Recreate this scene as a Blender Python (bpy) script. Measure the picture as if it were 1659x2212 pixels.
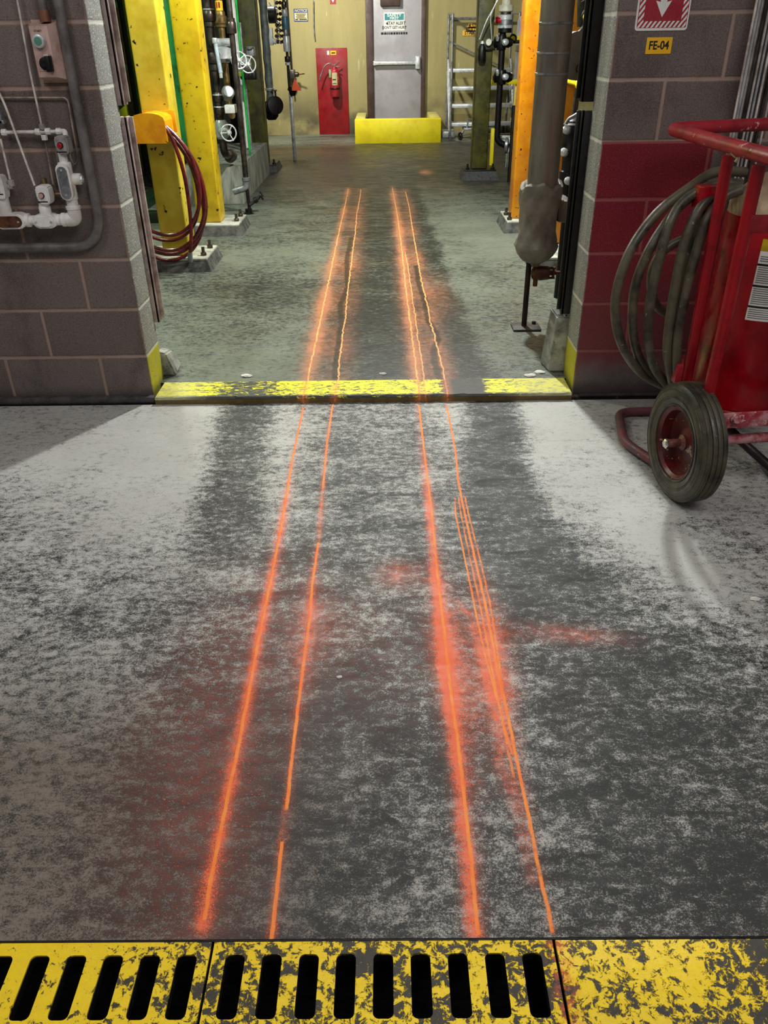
import bpy, bmesh, math, random
import numpy as np
from mathutils import Vector, Matrix
random.seed(7)
PI = math.pi
for o in list(bpy.data.objects): bpy.data.objects.remove(o)
sc = bpy.context.scene
COL = sc.collection

# ------------------------------------------------------------------ camera
F = 1690.; TH = math.radians(31.2); RO = math.radians(.85); YA = math.radians(.5); CH = 1.35
def rz(v, a):
    c, s = math.cos(a), math.sin(a)
    return Vector((c*v[0]-s*v[1], s*v[0]+c*v[1], v[2]))
fw = rz((0, math.cos(TH), -math.sin(TH)), YA); r0 = rz((1, 0, 0), YA); u0 = rz((0, math.sin(TH), math.cos(TH)), YA)
rt = math.cos(RO)*r0-math.sin(RO)*u0; up = math.sin(RO)*r0+math.cos(RO)*u0
CP = Vector((0, 0, CH))
cd = bpy.data.cameras.new('camera'); cam = bpy.data.objects.new('camera', cd); COL.objects.link(cam)
m = Matrix((rt, up, -fw)).transposed().to_4x4(); m.translation = CP
cam.matrix_world = m
cd.sensor_fit = 'HORIZONTAL'; cd.sensor_width = 36; cd.lens = F/1659*36; cd.clip_start = .02; cd.clip_end = 100
sc.camera = cam
def ray(x, y): return fw+rt*((x-829.5)/F)-up*((y-1106)/F)
def G(x, y, z=0.):
    d = ray(x, y); return CP+d*((z-CH)/d.z)
def P(x, y, Y):
    d = ray(x, y); return CP+d*(Y/d.y)

# ------------------------------------------------------------------ view, world, lamps
vs = sc.view_settings; vs.view_transform = 'Standard'; vs.look = 'None'; vs.exposure = 0.0; vs.gamma = 1; vs.use_curve_mapping = False
w = bpy.data.worlds.new('world'); sc.world = w; w.use_nodes = True
bg = w.node_tree.nodes['Background']; bg.inputs[0].default_value = (.92, .95, 1, 1); bg.inputs[1].default_value = .13
def area(name, loc, tgt, size, power, col=(1, 1, 1), size_y=None):
    l = bpy.data.lights.new(name, 'AREA'); l.energy = power; l.color = col; l.size = size
    if size_y: l.shape = 'RECTANGLE'; l.size_y = size_y
    o = bpy.data.objects.new(name, l); COL.objects.link(o); o.location = loc
    o.rotation_euler = (Vector(tgt)-Vector(loc)).to_track_quat('-Z', 'Y').to_euler(); return o
def point(name, loc, r, power, col=(1, 1, 1)):
    l = bpy.data.lights.new(name, 'POINT'); l.energy = power; l.color = col; l.shadow_soft_size = r
    o = bpy.data.objects.new(name, l); COL.objects.link(o); o.location = loc; return o
point('lamp_aisle', (.42, 5.6, 2.9), .07, 500, (.96, 1, .97))
point('lamp_left_bay', (-1.38, 4.62, 2.5), .05, 75, (1, 1, .92))
area('lamp_far_bay', (-1.4, 11.6, 3.2), (-.2, 14, .6), .25, 165, (1, .98, .9))
point('lamp_green_bay', (-2.3, 6.2, 2.5), .15, 90, (.85, 1, .8))
area('lamp_front_ceiling', (.9, .2, 3.2), (0.1, 1.1, 0), 1.4, 44, (1, .96, .97))
area('fill_front_left', (-1.6, 1.2, 3.0), (-1.2, 3.1, .8), .8, 15, (1, .97, .93))  # unseen fill, added to brighten the fittings on the left wall

# ------------------------------------------------------------------ node helper
def L(r, g, b):
    f = lambda c: (c/255/12.92) if c/255 <= .04045 else ((c/255+.055)/1.055)**2.4
    return (f(r), f(g), f(b), 1)
class NT:
    def __init__(s, name):
        s.m = bpy.data.materials.new(name); s.m.use_nodes = True; s.t = s.m.node_tree
        s.b = s.t.nodes['Principled BSDF']
        s._co = None
    def n(s, ty, **k):
        nd = s.t.nodes.new(ty)
        for a, v in k.items(): setattr(nd, a, v)
        return nd
    def set(s, sock, v):
        if isinstance(v, bpy.types.NodeSocket): s.t.links.new(v, sock)
        elif v is not None: sock.default_value = v
    def pos(s):
        if not s._co: s._co = s.n('ShaderNodeNewGeometry')
        return s._co.outputs['Position']
    def nor(s):
        s.pos(); return s._co.outputs['Normal']
    def mapp(s, v, scale=(1, 1, 1), loc=(0, 0, 0)):
        nd = s.n('ShaderNodeMapping'); s.set(nd.inputs[0], v); nd.inputs['Scale'].default_value = scale; nd.inputs['Location'].default_value = loc
        return nd.outputs[0]
    def noise(s, scale, detail=4, rough=.6, v=None, dist=0, color=False):
        nd = s.n('ShaderNodeTexNoise'); s.set(nd.inputs['Vector'], v if v else s.pos())
        nd.inputs['Scale'].default_value = scale; nd.inputs['Detail'].default_value = detail
        nd.inputs['Roughness'].default_value = rough; nd.inputs['Distortion'].default_value = dist
        return nd.outputs[1 if color else 0]
    def ma(s, op, a, b=None, c=None, clamp=False):
        nd = s.n('ShaderNodeMath', operation=op); nd.use_clamp = clamp
        s.set(nd.inputs[0], a); s.set(nd.inputs[1], b)
        if c is not None: s.set(nd.inputs[2], c)
        return nd.outputs[0]
    def add(s, a, b): return s.ma('ADD', a, b)
    def mul(s, a, b): return s.ma('MULTIPLY', a, b)
    def ss(s, v, lo, hi, a=0., b=1.):
        nd = s.n('ShaderNodeMapRange', interpolation_type='SMOOTHSTEP')
        s.set(nd.inputs['Value'], v); s.set(nd.inputs['From Min'], lo); s.set(nd.inputs['From Max'], hi)
        nd.inputs['To Min'].default_value = a; nd.inputs['To Max'].default_value = b
        return nd.outputs[0]
    def mix(s, f, a, b, mode='MIX'):
        nd = s.n('ShaderNodeMix', data_type='RGBA', blend_type=mode)
        s.set(nd.inputs[0], f); s.set(nd.inputs[6], a); s.set(nd.inputs[7], b); return nd.outputs[2]
    def sep(s, v):
        nd = s.n('ShaderNodeSeparateXYZ'); s.set(nd.inputs[0], v); return nd.outputs
    def attr(s, name):
        nd = s.n('ShaderNodeAttribute', attribute_name=name); return nd
    def bump(s, h, strength=.3, dist=.01, prev=None):
        nd = s.n('ShaderNodeBump'); s.set(nd.inputs['Height'], h); nd.inputs['Strength'].default_value = strength
        nd.inputs['Distance'].default_value = dist
        if prev: s.set(nd.inputs['Normal'], prev)
        return nd.outputs[0]
    def out(s, col=None, rough=None, metal=None, nrm=None, spec=None):
        s.set(s.b.inputs['Base Color'], col); s.set(s.b.inputs['Roughness'], rough); s.set(s.b.inputs['Metallic'], metal)
        if nrm: s.set(s.b.inputs['Normal'], nrm)
        if spec is not None: s.set(s.b.inputs['Specular IOR Level'], spec)
        return s.m

def surf(name, col, rough=.5, metal=0., col2=None, vscale=12, chip=None, cthr=.66, cscale=25, bump=.15, bscale=90, stretch=(1, 1, 1), spec=.5):
    """one paint or metal: two-tone mottling, optional chips of another colour"""
    N = NT(name)
    v = N.mapp(N.pos(), stretch)
    c2 = col2 or tuple(c*.55 for c in col[:3])+(1,)
    c = N.mix(N.ss(N.noise(vscale, 6, .65, v), .38, .68), col, c2)
    r = N.ss(N.noise(vscale*3, 4, .6, v), .3, .7, max(.05, rough-.12), min(1, rough+.12))
    if chip:
        mk = N.ss(N.noise(cscale, 5, .62, v), cthr, cthr+.015)
        c = N.mix(mk, c, chip)
    nb = N.bump(N.noise(bscale, 4, .6), bump, .004)
    return N.out(c, r, metal, nb, spec)

# ------------------------------------------------------------------ mesh helpers
def fin(me, mat, ang=32):
    if isinstance(mat, (list, tuple)):
        for x in mat: me.materials.append(x)
    elif mat: me.materials.append(mat)
    for p in me.polygons: p.use_smooth = True
    me.set_sharp_from_angle(angle=math.radians(ang))
def root_of(o):
    while o.parent: o = o.parent
    return o
def obj(name, bm, mat, parent=None, ang=32):
    me = bpy.data.meshes.new(name)
    if isinstance(bm, bmesh.types.BMesh):
        bmesh.ops.recalc_face_normals(bm, faces=bm.faces[:])
        if parent:
            bmesh.ops.translate(bm, verts=bm.verts[:], vec=-root_of(parent).location)
        else:
            vs_ = [v.co for v in bm.verts]
            b = Vector(((min(v.x for v in vs_)+max(v.x for v in vs_))/2, (min(v.y for v in vs_)+max(v.y for v in vs_))/2, min(v.z for v in vs_)))
            bmesh.ops.translate(bm, verts=bm.verts[:], vec=-b)
        bm.to_mesh(me); bm.free()
    o = bpy.data.objects.new(name, me); fin(me, mat, ang); COL.objects.link(o)
    if parent: o.parent = parent
    elif isinstance(bm, bmesh.types.BMesh): o.location = b
    return o
def thing(name, label, cat, loc, group=None):
    o = bpy.data.objects.new(name, None); COL.objects.link(o); o.location = loc; o.empty_display_size = .05
    return tag(o, label, cat, group)
def tag(o, label, cat, group=None, kind=None):
    if label: o['label'] = label
    if cat: o['category'] = cat
    if group: o['group'] = group
    if kind: o['kind'] = kind
    return o
def struct(name, bm, mat, ang=32):
    o = obj(name, bm, mat, None, ang); o['kind'] = 'structure'; return o
def lab(o, t): o['label'] = t; return o
B = bmesh.new
def box(bm, x0, x1, y0, y1, z0, z1, bev=0, seg=2):
    r = bmesh.ops.create_cube(bm, size=1); vs_ = r['verts']
    for v in vs_:
        v.co = Vector((x0 if v.co.x < 0 else x1, y0 if v.co.y < 0 else y1, z0 if v.co.z < 0 else z1))
    if bev:
        es = list({e for v in vs_ for e in v.link_edges})
        bmesh.ops.bevel(bm, geom=es, offset=bev, segments=seg, affect='EDGES', profile=.5)
    return bm
def hull8(bm, bot, top):
    """frustum from 4 bottom and 4 top points"""
    a = [bm.verts.new(p) for p in bot]; b = [bm.verts.new(p) for p in top]
    bm.faces.new(a[::-1]); bm.faces.new(b)
    for i in range(4): bm.faces.new((a[i], a[(i+1) % 4], b[(i+1) % 4], b[i]))
    return bm
def frame_of(d):
    d = d.normalized(); a = Vector((0, 0, 1)) if abs(d.z) < .9 else Vector((1, 0, 0))
    u = d.cross(a).normalized(); return u, d.cross(u).normalized()
def ring(bm, c, u, v, r, n): return [bm.verts.new(c+(u*math.cos(2*PI*i/n)+v*math.sin(2*PI*i/n))*r) for i in range(n)]
def lathe(bm, p0, axis, prof, n=28, caps=True):
    p0 = Vector(p0); d = Vector(axis).normalized(); u, v = frame_of(d); rs = []
    for r, h in prof: rs.append(ring(bm, p0+d*h, u, v, max(r, 1e-5), n))
    for a, b in zip(rs, rs[1:]):
        for i in range(n): bm.faces.new((a[i], a[(i+1) % n], b[(i+1) % n], b[i]))
    if caps:
        bm.faces.new(rs[0][::-1]); bm.faces.new(rs[-1])
    return bm
def cyl(bm, p0, p1, r, r1=None, n=20, bev=0):
    p0, p1 = Vector(p0), Vector(p1); h = (p1-p0).length; r1 = r if r1 is None else r1
    if bev: pr = [(r-bev, 0), (r, bev), (r1, h-bev), (r1-bev, h)]
    else: pr = [(r, 0), (r1, h)]
    return lathe(bm, p0, p1-p0, pr, n)
def catmull(pts, k=6, closed=False):
    pts = [Vector(p) for p in pts]; n = len(pts); out = []
    rng = range(n) if closed else range(n-1)
    for i in rng:
        g = lambda j: pts[j % n] if closed else pts[min(max(j, 0), n-1)]
        a, b, c, d = g(i-1), g(i), g(i+1), g(i+2)
        for q in range(k):
            t = q/k
            out.append(.5*((2*b)+(c-a)*t+(2*a-5*b+4*c-d)*t*t+(3*b-a-3*c+d)*t**3))
    if not closed: out.append(pts[-1])
    return out
def fillet(pts, r, k=6):
    pts = [Vector(p) for p in pts]; out = [pts[0]]
    for a, b, c in zip(pts, pts[1:], pts[2:]):
        d1 = (a-b); d2 = (c-b); rr = min(r, d1.length*.49, d2.length*.49)
        p, q = b+d1.normalized()*rr, b+d2.normalized()*rr
        for i in range(k+1):
            t = i/k; out.append(p*(1-t)**2+b*2*t*(1-t)+q*t*t)
    return out+[pts[-1]]
def tube(bm, pts, r, n=12, closed=False):
    pts = [Vector(p) for p in pts]; m_ = len(pts); rs = []; u = None
    for i, p in enumerate(pts):
        if closed: d = pts[(i+1) % m_]-pts[i-1]
        else: d = pts[min(i+1, m_-1)]-pts[max(i-1, 0)]
        d.normalize()
        if u is None: u, v = frame_of(d)
        else:
            u = (u-d*u.dot(d)).normalized(); v = d.cross(u)
        rs.append(ring(bm, p, u, v, r[i] if isinstance(r, list) else r, n))
    rng = range(m_) if closed else range(m_-1)
    for i in rng:
        a, b = rs[i], rs[(i+1) % m_]; sh = 0
        if closed and i == m_-1:
            sh = min(range(n), key=lambda s: (b[s].co-a[0].co).length)
        for j in range(n): bm.faces.new((a[j], a[(j+1) % n], b[(j+1+sh) % n], b[(j+sh) % n]))
    if not closed: bm.faces.new(rs[0][::-1]); bm.faces.new(rs[-1])
    return bm
def torus(bm, c, axis, R, r, n=36, k=10):
    c = Vector(c); u, v = frame_of(Vector(axis))
    return tube(bm, [c+(u*math.cos(2*PI*i/n)+v*math.sin(2*PI*i/n))*R for i in range(n)], r, k, True)
def prism(bm, poly, y0, y1):
    """polygon in (x,z) extruded along y"""
    a = [bm.verts.new((x, y0, z)) for x, z in poly]; b = [bm.verts.new((x, y1, z)) for x, z in poly]; n = len(poly)
    bm.faces.new(a); bm.faces.new(b[::-1])
    for i in range(n): bm.faces.new((a[(i+1) % n], a[i], b[i], b[(i+1) % n]))
    return bm
def hexn(bm, p0, p1, r): return lathe(bm, Vector(p0), Vector(p1)-Vector(p0), [(r*.93, 0), (r, r*.1), (r, (Vector(p1)-Vector(p0)).length-r*.1), (r*.93, (Vector(p1)-Vector(p0)).length)], 8)
def rrect(x0, x1, z0, z1, r, k=5):
    pts = []
    for cx, cz, a0 in ((x1-r, z0+r, -90), (x1-r, z1-r, 0), (x0+r, z1-r, 90), (x0+r, z0+r, 180)):
        for i in range(k+1):
            a = math.radians(a0+90*i/k); pts.append((cx+r*math.cos(a), cz+r*math.sin(a)))
    return pts
def text(name, s, x, y, z, size, mat, parent, align='CENTER', sx=1., bold=.0, ext=.0004, slant=0, label=None):
    cu = bpy.data.curves.new(name, 'FONT'); cu.body = s; cu.size = size; cu.align_x = align; cu.align_y = 'CENTER'
    cu.extrude = ext; cu.offset = bold*size; cu.shear = slant; cu.resolution_u = 3
    t = bpy.data.objects.new(name, cu); COL.objects.link(t)
    bpy.context.view_layer.update()
    me = bpy.data.meshes.new_from_object(t.evaluated_get(bpy.context.evaluated_depsgraph_get()))
    bpy.data.objects.remove(t)
    me.name = name
    me.transform(Matrix.Translation(Vector((x, y, z))-root_of(parent).location) @ Matrix.Rotation(PI/2, 4, 'X') @ Matrix.Diagonal((sx, 1, 1, 1)))
    me.materials.clear(); me.materials.append(mat)
    o = bpy.data.objects.new(name, me); COL.objects.link(o); o.parent = parent
    if label: o['label'] = label
    return o

# ------------------------------------------------------------------ plain materials
YEL = surf('yellow_paint', L(226, 196, 30), .38, 0, L(196, 160, 12), 5, L(28, 24, 16), .635, 20, .1)
YELP = surf('pale_yellow_paint', L(222, 204, 66), .38, 0, L(196, 172, 26), 4, L(30, 26, 18), .65, 14, .1)
YELS = surf('shaded_yellow_paint', L(70, 68, 5), .5, 0, L(38, 34, 4), 7, L(18, 16, 8), .64, 20, .1)  # yellow column paint as seen in shade, the darkness put into the colour
ORY = surf('orange_yellow_paint', L(216, 142, 6), .4, 0, L(190, 106, 4), 4, L(40, 20, 8), .64, 24, .1)
BRY = surf('bright_yellow_paint', L(240, 222, 10), .4, 0, L(225, 200, 5), 6, L(70, 60, 20), .7, 30, .1)
HKY = surf('amber_yellow_paint', L(248, 178, 14), .35, 0, L(226, 140, 10), 8, L(60, 34, 14), .70, 20, .1)
GRN = surf('green_vessel_paint', L(40, 120, 14), .35, 0, L(20, 70, 8), 3, L(10, 20, 6), .7, 10, .1)
GRNB = surf('bright_green_paint', L(30, 170, 70), .35, 0, L(14, 110, 36), 6)
YGR = surf('yellow_green_paint', L(150, 160, 10), .45, 0, L(90, 110, 8), 5, L(20, 26, 8), .66, 18)
DGR = surf('dark_green_steel', L(14, 44, 22), .45, 0, L(8, 20, 10), 8)
STEEL = surf('dark_steel_pipe', L(92, 84, 78), .38, .75, L(50, 44, 40), 10, None, .6, 20, .1)
BLK = surf('black_steel', L(20, 18, 17), .45, .3, L(10, 9, 9), 14)
TRK = surf('dusty_brown_steel', L(196, 176, 170), .5, .0, L(136, 114, 106), 12, L(50, 36, 32), .68, 40)
GAL = surf('galvanized_steel', L(160, 162, 164), .4, .6, L(110, 112, 116), 16)
GALW = surf('bright_galvanized_steel', L(216, 220, 218), .35, .35, L(170, 174, 174), 10)
BRS = surf('tarnished_brass', L(150, 126, 78), .4, .7, L(96, 78, 44), 12)
COND = surf('grey_conduit', L(124, 118, 114), .42, .15, L(78, 72, 68), 6, L(40, 34, 32), .72, 30)
FIT = surf('pale_grey_fitting_paint', L(242, 238, 232), .45, 0, L(206, 198, 192), 12, L(110, 94, 84), .70, 40, .2)
FITD = surf('grey_switch_casting', L(168, 162, 158), .5, .1, L(86, 80, 78), 18)
TUBE = surf('dull_copper_tube', L(170, 150, 134), .4, .2, L(92, 76, 64), 14)
TUBEP = surf('pale_steel_tube', L(232, 222, 212), .4, .1, L(160, 146, 134), 14)
BOXM = surf('dusty_pink_grey_enamel', L(204, 174, 164), .42, .05, L(158, 112, 98), 9, L(84, 52, 44), .7, 30)
RED = surf('red_enamel', L(168, 10, 24), .28, 0, L(120, 4, 16), 5, None, .6, 20, .08)
REDD = surf('dusty_red_enamel', L(168, 36, 46), .38, 0, L(120, 14, 26), 7, L(206, 150, 150), .64, 26, .15)
REDP = surf('worn_pink_red_enamel', L(170, 50, 62), .42, .1, L(206, 150, 152), 26, L(220, 180, 178), .60, 50, .15)
RPAN = surf('red_panel_paint', L(146, 3, 12), .5, 0, L(118, 2, 9), 3, L(190, 160, 160), .75, 8, .1)
HOSE = surf('dusty_black_rubber', L(92, 84, 66), .42, 0, L(38, 35, 28), 9, L(128, 118, 92), .66, 40, .15)
HOSB = surf('red_brown_rubber', L(112, 34, 34), .25, 0, L(60, 14, 14), 10)
TIRE = surf('tire_rubber', L(80, 73, 56), .5, 0, L(34, 32, 26), 10, L(120, 104, 76), .66, 60, .2)
TIRED = surf('tread_rubber', L(104, 96, 82), .6, 0, L(60, 54, 46), 10, L(150, 124, 92), .62, 70, .3)
INS = surf('insulation_jacket', L(140, 134, 122), .38, .35, L(104, 98, 90), 5, L(50, 46, 40), .72, 14, .1, 30, (1, 1, .35))
INSG = surf('grey_cloth_jacket', L(132, 128, 116), .6, 0, L(104, 98, 88), 9, None, .6, 20, .35, 30)
WHT = surf('white_paint', L(228, 228, 222), .4, 0, L(190, 190, 184), 10)
CREAM = surf('cream_valve_paint', L(216, 212, 190), .4, 0, L(176, 172, 150), 10)
RUST = surf('rusty_valve_bronze', L(104, 62, 36), .55, .3, L(60, 34, 20), 20)
CHR = surf('chrome', L(220, 216, 206), .2, .9, L(170, 166, 160), 20)
DRGR = surf('grey_door_paint', L(168, 164, 166), .45, 0, L(150, 146, 148), 3, L(96, 92, 92), .74, 10, .05)
DRBR = surf('brown_frame_paint', L(78, 56, 48), .5, 0, L(56, 38, 32), 6)
INK = surf('black_ink', L(16, 14, 14), .6, 0)
WSGN = surf('white_sign_plastic', L(232, 230, 222), .4, 0, L(214, 210, 200), 8)
YSGN = surf('yellow_sticker', L(250, 190, 14), .45, 0, L(240, 176, 8), 8)
TSGN = surf('teal_sign_ink', L(36, 140, 146), .45, 0, L(28, 124, 130), 8)
BSGN = surf('blue_sign_ink', L(34, 56, 120), .45, 0)
CSGN = surf('aged_cream_sign', L(200, 194, 150), .5, 0, L(176, 168, 120), 8)
RSGN = surf('sign_red_ink', L(160, 26, 44), .45, 0, L(140, 20, 38), 8)
DRK = surf('dark_grey_insulation', L(112, 108, 98), .45, 0, L(84, 80, 72), 6)
BLUE = surf('blue_grey_valve_paint', L(70, 110, 130), .4, .1)
ORG = surf('orange_handle', L(240, 90, 40), .4, 0)
LAV = surf('lavender_grey_paint', L(160, 156, 168), .4, .1, L(120, 116, 128), 5)
CONC = surf('grey_concrete', L(168, 168, 158), .75, 0, L(92, 92, 84), 10, L(50, 50, 44), .68, 30, .5, 60)
CONCD = surf('dark_grout', L(56, 56, 56), .7, 0, L(26, 26, 26), 40, L(120, 120, 120), .66, 160, .6, 60)
PLN = surf('plinth_concrete', L(150, 152, 140), .7, 0, L(88, 90, 82), 6, L(200, 204, 196), .66, 16, .3, 60, (3, 3, .6))
CHIP = surf('pale_concrete_chip', L(220, 216, 206), .8, 0)
GLS = surf('gauge_face', L(214, 214, 200), .3, 0)
SKIN = surf('gauge_glass_tube', L(190, 204, 214), .2, .1)
REDB = surf('red_button_plastic', L(200, 8, 34), .3, 0)
PNKB = surf('faded_pink_button', L(206, 164, 154), .4, 0)
GRB = surf('green_button_plastic', L(96, 150, 128), .35, 0)

# ------------------------------------------------------------------ block wall material
def blockmat(name, xc, row0_full, red=False):
    N = NT(name); x, y, z = N.sep(N.pos())
    n = N.sep(N.nor())
    bx = N.ma('ABSOLUTE', N.ma('SUBTRACT', x, xc))            # distance from the corner
    H = .2018
    row = N.ma('FLOOR', N.ma('DIVIDE', z, H))
    fz = N.ma('SUBTRACT', N.ma('DIVIDE', z, H), row)
    par = N.ma('MODULO', N.ma('ADD', row, 20.), 2.)
    if not row0_full: par = N.ma('SUBTRACT', 1., par)
    off = N.mul(par, .203)
    u = N.ma('DIVIDE', N.add(bx, off), .406)
    fu = N.ma('FRACT', u)
    wob = N.mul(N.ma('SUBTRACT', N.noise(14, 4, .6), .5), .006)
    dz = N.add(N.mul(N.ma('MINIMUM', fz, N.ma('SUBTRACT', 1., fz)), H), wob)
    dx = N.add(N.mul(N.ma('MINIMUM', fu, N.ma('SUBTRACT', 1., fu)), .406), wob)
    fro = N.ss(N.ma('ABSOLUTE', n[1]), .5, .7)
    dx = N.add(dx, N.mul(N.ma('SUBTRACT', 1., fro), 1.))
    d = N.ma('MINIMUM', dx, dz)
    mort = N.ss(d, .0035, .0085, 1., 0.); halo = N.mul(N.ss(d, .004, .03, 1., 0.), N.noise(9, 5, .7))
    idn = N.noise(1, 0, .5, None)
    wn = N.n('ShaderNodeTexWhiteNoise', noise_dimensions='2D')
    cv = N.n('ShaderNodeCombineXYZ'); N.set(cv.inputs[0], N.ma('FLOOR', u)); N.set(cv.inputs[1], row); N.set(wn.inputs[0], cv.outputs[0])
    base = N.mix(N.noise(2.2, 5, .65), L(120, 105, 100), L(80, 67, 61))
    base = N.mix(N.mul(wn.outputs[0], .22), base, L(150, 140, 136))
    base = N.mix(N.mul(halo, .55), base, L(112, 88, 72))
    base = N.mix(N.mul(N.ss(N.noise(3.5, 6, .7, N.mapp(N.pos(), (1, 1, .6))), .5, .68), .55), base, L(66, 54, 48))
    fine = N.ss(N.noise(190, 5, .75), .42, .75)
    base = N.mix(N.mul(fine, .35), base, L(178, 168, 164))
    pits = N.ss(N.noise(120, 3, .7, N.mapp(N.pos(), loc=(3, 1, 2))), .56, .66)
    base = N.mix(N.mul(pits, .5), base, L(50, 42, 40))
    # jamb side: pale grey, with some lamp brightness put into the colour
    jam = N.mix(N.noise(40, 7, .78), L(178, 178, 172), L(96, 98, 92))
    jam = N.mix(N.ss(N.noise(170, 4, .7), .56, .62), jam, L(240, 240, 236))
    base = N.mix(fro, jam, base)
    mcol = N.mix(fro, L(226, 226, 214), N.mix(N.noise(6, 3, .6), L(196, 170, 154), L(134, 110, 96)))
    if red:
        rn = N.mul(N.ma('SUBTRACT', N.noise(9, 5, .7), .5), .05)
        mk = N.mul(N.ss(N.add(z, N.mul(rn, 2.5)), .07, .2), N.ss(z, 1.008, 1.012, 1., 0.))
        rowi = N.ss(z, .805, .809)
        lim = N.add(N.mul(N.ma('SUBTRACT', 1., rowi), .13), 1.222)
        mk = N.mul(mk, N.ss(N.ma('SUBTRACT', x, lim), -.004+0, .004, 1., 0.))
        mk = N.mul(mk, N.ss(N.add(x, N.mul(rn, .5)), .801, .807))
        mk = N.mul(mk, fro)
        rc = N.mix(N.noise(3, 4, .6), L(132, 18, 34), L(104, 20, 34))
        rc = N.mix(N.mul(N.ss(z, .12, .75, 1., 0.), .55), rc, L(118, 78, 78))
        rc = N.mix(N.mul(N.ss(N.noise(240, 4, .8), .55, .68), .6), rc, L(214, 120, 128))
        base = N.mix(mk, base, rc); mcol = N.mix(mk, mcol, N.mix(.5, rc, L(180, 110, 100)))
    yl = N.mul(N.mul(N.ss(z, .196, .2, 1., 0.), N.ma('SUBTRACT', 1., fro)), N.ss(N.noise(60, 7, .78), .54, .60, 1., .25))
    base = N.mix(yl, base, L(196, 190, 40)); mcol = N.mix(N.mul(yl, .6), mcol, L(190, 186, 44))
    low = N.mul(N.ss(N.add(z, N.mul(N.noise(7, 4, .6), .08)), .06, .12, 1., 0.), .5)
    base = N.mix(low, base, L(62, 58, 58))
    col = N.mix(N.mul(mort, .8), base, mcol)
    hgt = N.add(N.mul(N.ss(d, .002, .011), .8), N.add(N.mul(N.noise(160, 6, .8), .35), N.mul(N.noise(40, 4, .6), .25)))
    return N.out(col, .72, 0, N.bump(hgt, .55, .006), .35)

# ------------------------------------------------------------------ floor: strokes of grime and painted-in spill shade, sprayed lines
LINES = {
 'a': [(440,1998),(454,1903),(481,1773),(508,1643),(536,1501),(563,1355),(593,1214),(614,1100),(632,990),(655,882)],
 'b': [(583,2052),(590,1995),(609,1822),(622,1720),(627,1667),(639,1567),(655,1436),(669,1333),(674,1263),(688,1170),(697,1060),(706,960),(718,876)],
 'c': [(1034,2020),(1030,1995),(1018,1860),(1002,1718),(989,1605),(972,1480),(959,1360),(945,1241),(932,1100),(917,980),(905,876)],
 'd': [(1196,2028),(1187,1979),(1160,1860),(1143,1767),(1122,1670),(1100,1561),(1073,1436),(1051,1317),(1024,1198),(1002,1100),(990,1040),(984,975),(965,878)],
 'e': [(1132,1700),(1094,1588),(1078,1523),(1051,1425),(1029,1328),(1008,1225),(984,1110),(982,1045)],
 'f': [(1128,1760),(1104,1650),(1086,1560),(1062,1440),(1040,1320),(1016,1210),(994,1100),(988,1045)],
 'g': [(1088,1500),(1074,1400),(1060,1310),(1040,1220),(1012,1110),(1000,1050)],
}
BLINES = {
 'a': [(658,852),(660,841),(681,742),(699,660),(717,574),(735,488),(744,450),(753,405)],
 'b': [(722,850),(730,827),(733,778),(742,705),(746,690),(749,651),(758,574),(762,540),(767,506),(771,461),(777,430),(780,405)],
 'c': [(906,850),(902,818),(889,719),(877,624),(868,538),(859,470),(847,402)],
 'd': [(966,855),(957,800),(945,751),(936,715),(929,696),(925,665),(920,647),(909,600),(907,588),(893,506),(884,448),(875,410)],
 'e': [(920,850),(916,818),(898,696),(882,579),(874,540)],
 'f': [(962,850),(952,832),(938,778),(937,752),(948,735),(938,716),(924,690),(918,650),(904,612),(897,560)],
 'g': [(728,850),(724,815),(728,770),(738,700),(735,660),(751,620),(749,560),(762,500)],
}
def sdist(X, Y, pl):
    """signed distance to a polyline, and position along it 0..1"""
    best = np.full(X.shape, 1e9); sg = np.ones(X.shape); tt = np.zeros(X.shape); n = len(pl)-1
    for i in range(n):
        ax, ay = pl[i]; bx, by = pl[i+1]; dx, dy = bx-ax, by-ay; L2 = dx*dx+dy*dy
        raw = ((X-ax)*dx+(Y-ay)*dy)/L2; t = np.clip(raw, 0, 1)
        qx, qy = X-ax-t*dx, Y-ay-t*dy; d = np.hypot(qx, qy)
        cr = dx*(Y-ay)-dy*(X-ax)
        k = d < best-1e-9
        best = np.where(k, d, best); sg = np.where(k, np.sign(cr)+(cr == 0), sg); tt = np.where(k, (i+t)/n, tt)
        if i == 0: first = raw
        if i == n-1: last = raw
    return best*sg, tt
def sst(v, a, b):
    t = np.clip((v-a)/(b-a), 0, 1); return t*t*(3-2*t)
rng = np.random.RandomState(3)
def vnoise(X, Y, s, seed):
    r = np.random.RandomState(seed); g = r.rand(64, 64); x = X*s+100; y = Y*s+100
    xi = np.floor(x).astype(int); yi = np.floor(y).astype(int); fx = x-xi; fy = y-yi; fx = fx*fx*(3-2*fx); fy = fy*fy*(3-2*fy)
    q = lambda i, j: g[(xi+i) % 64, (yi+j) % 64]
    return (q(0, 0)*(1-fx)+q(1, 0)*fx)*(1-fy)+(q(0, 1)*(1-fx)+q(1, 1)*fx)*fy
def fnoise(X, Y, s, seed): return sum(vnoise(X, Y, s*2**k, seed+k)/2**(k+1) for k in range(4))
def gpl(pl, z): return [tuple(G(x, y, z)[:2]) for x, y in pl]

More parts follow.
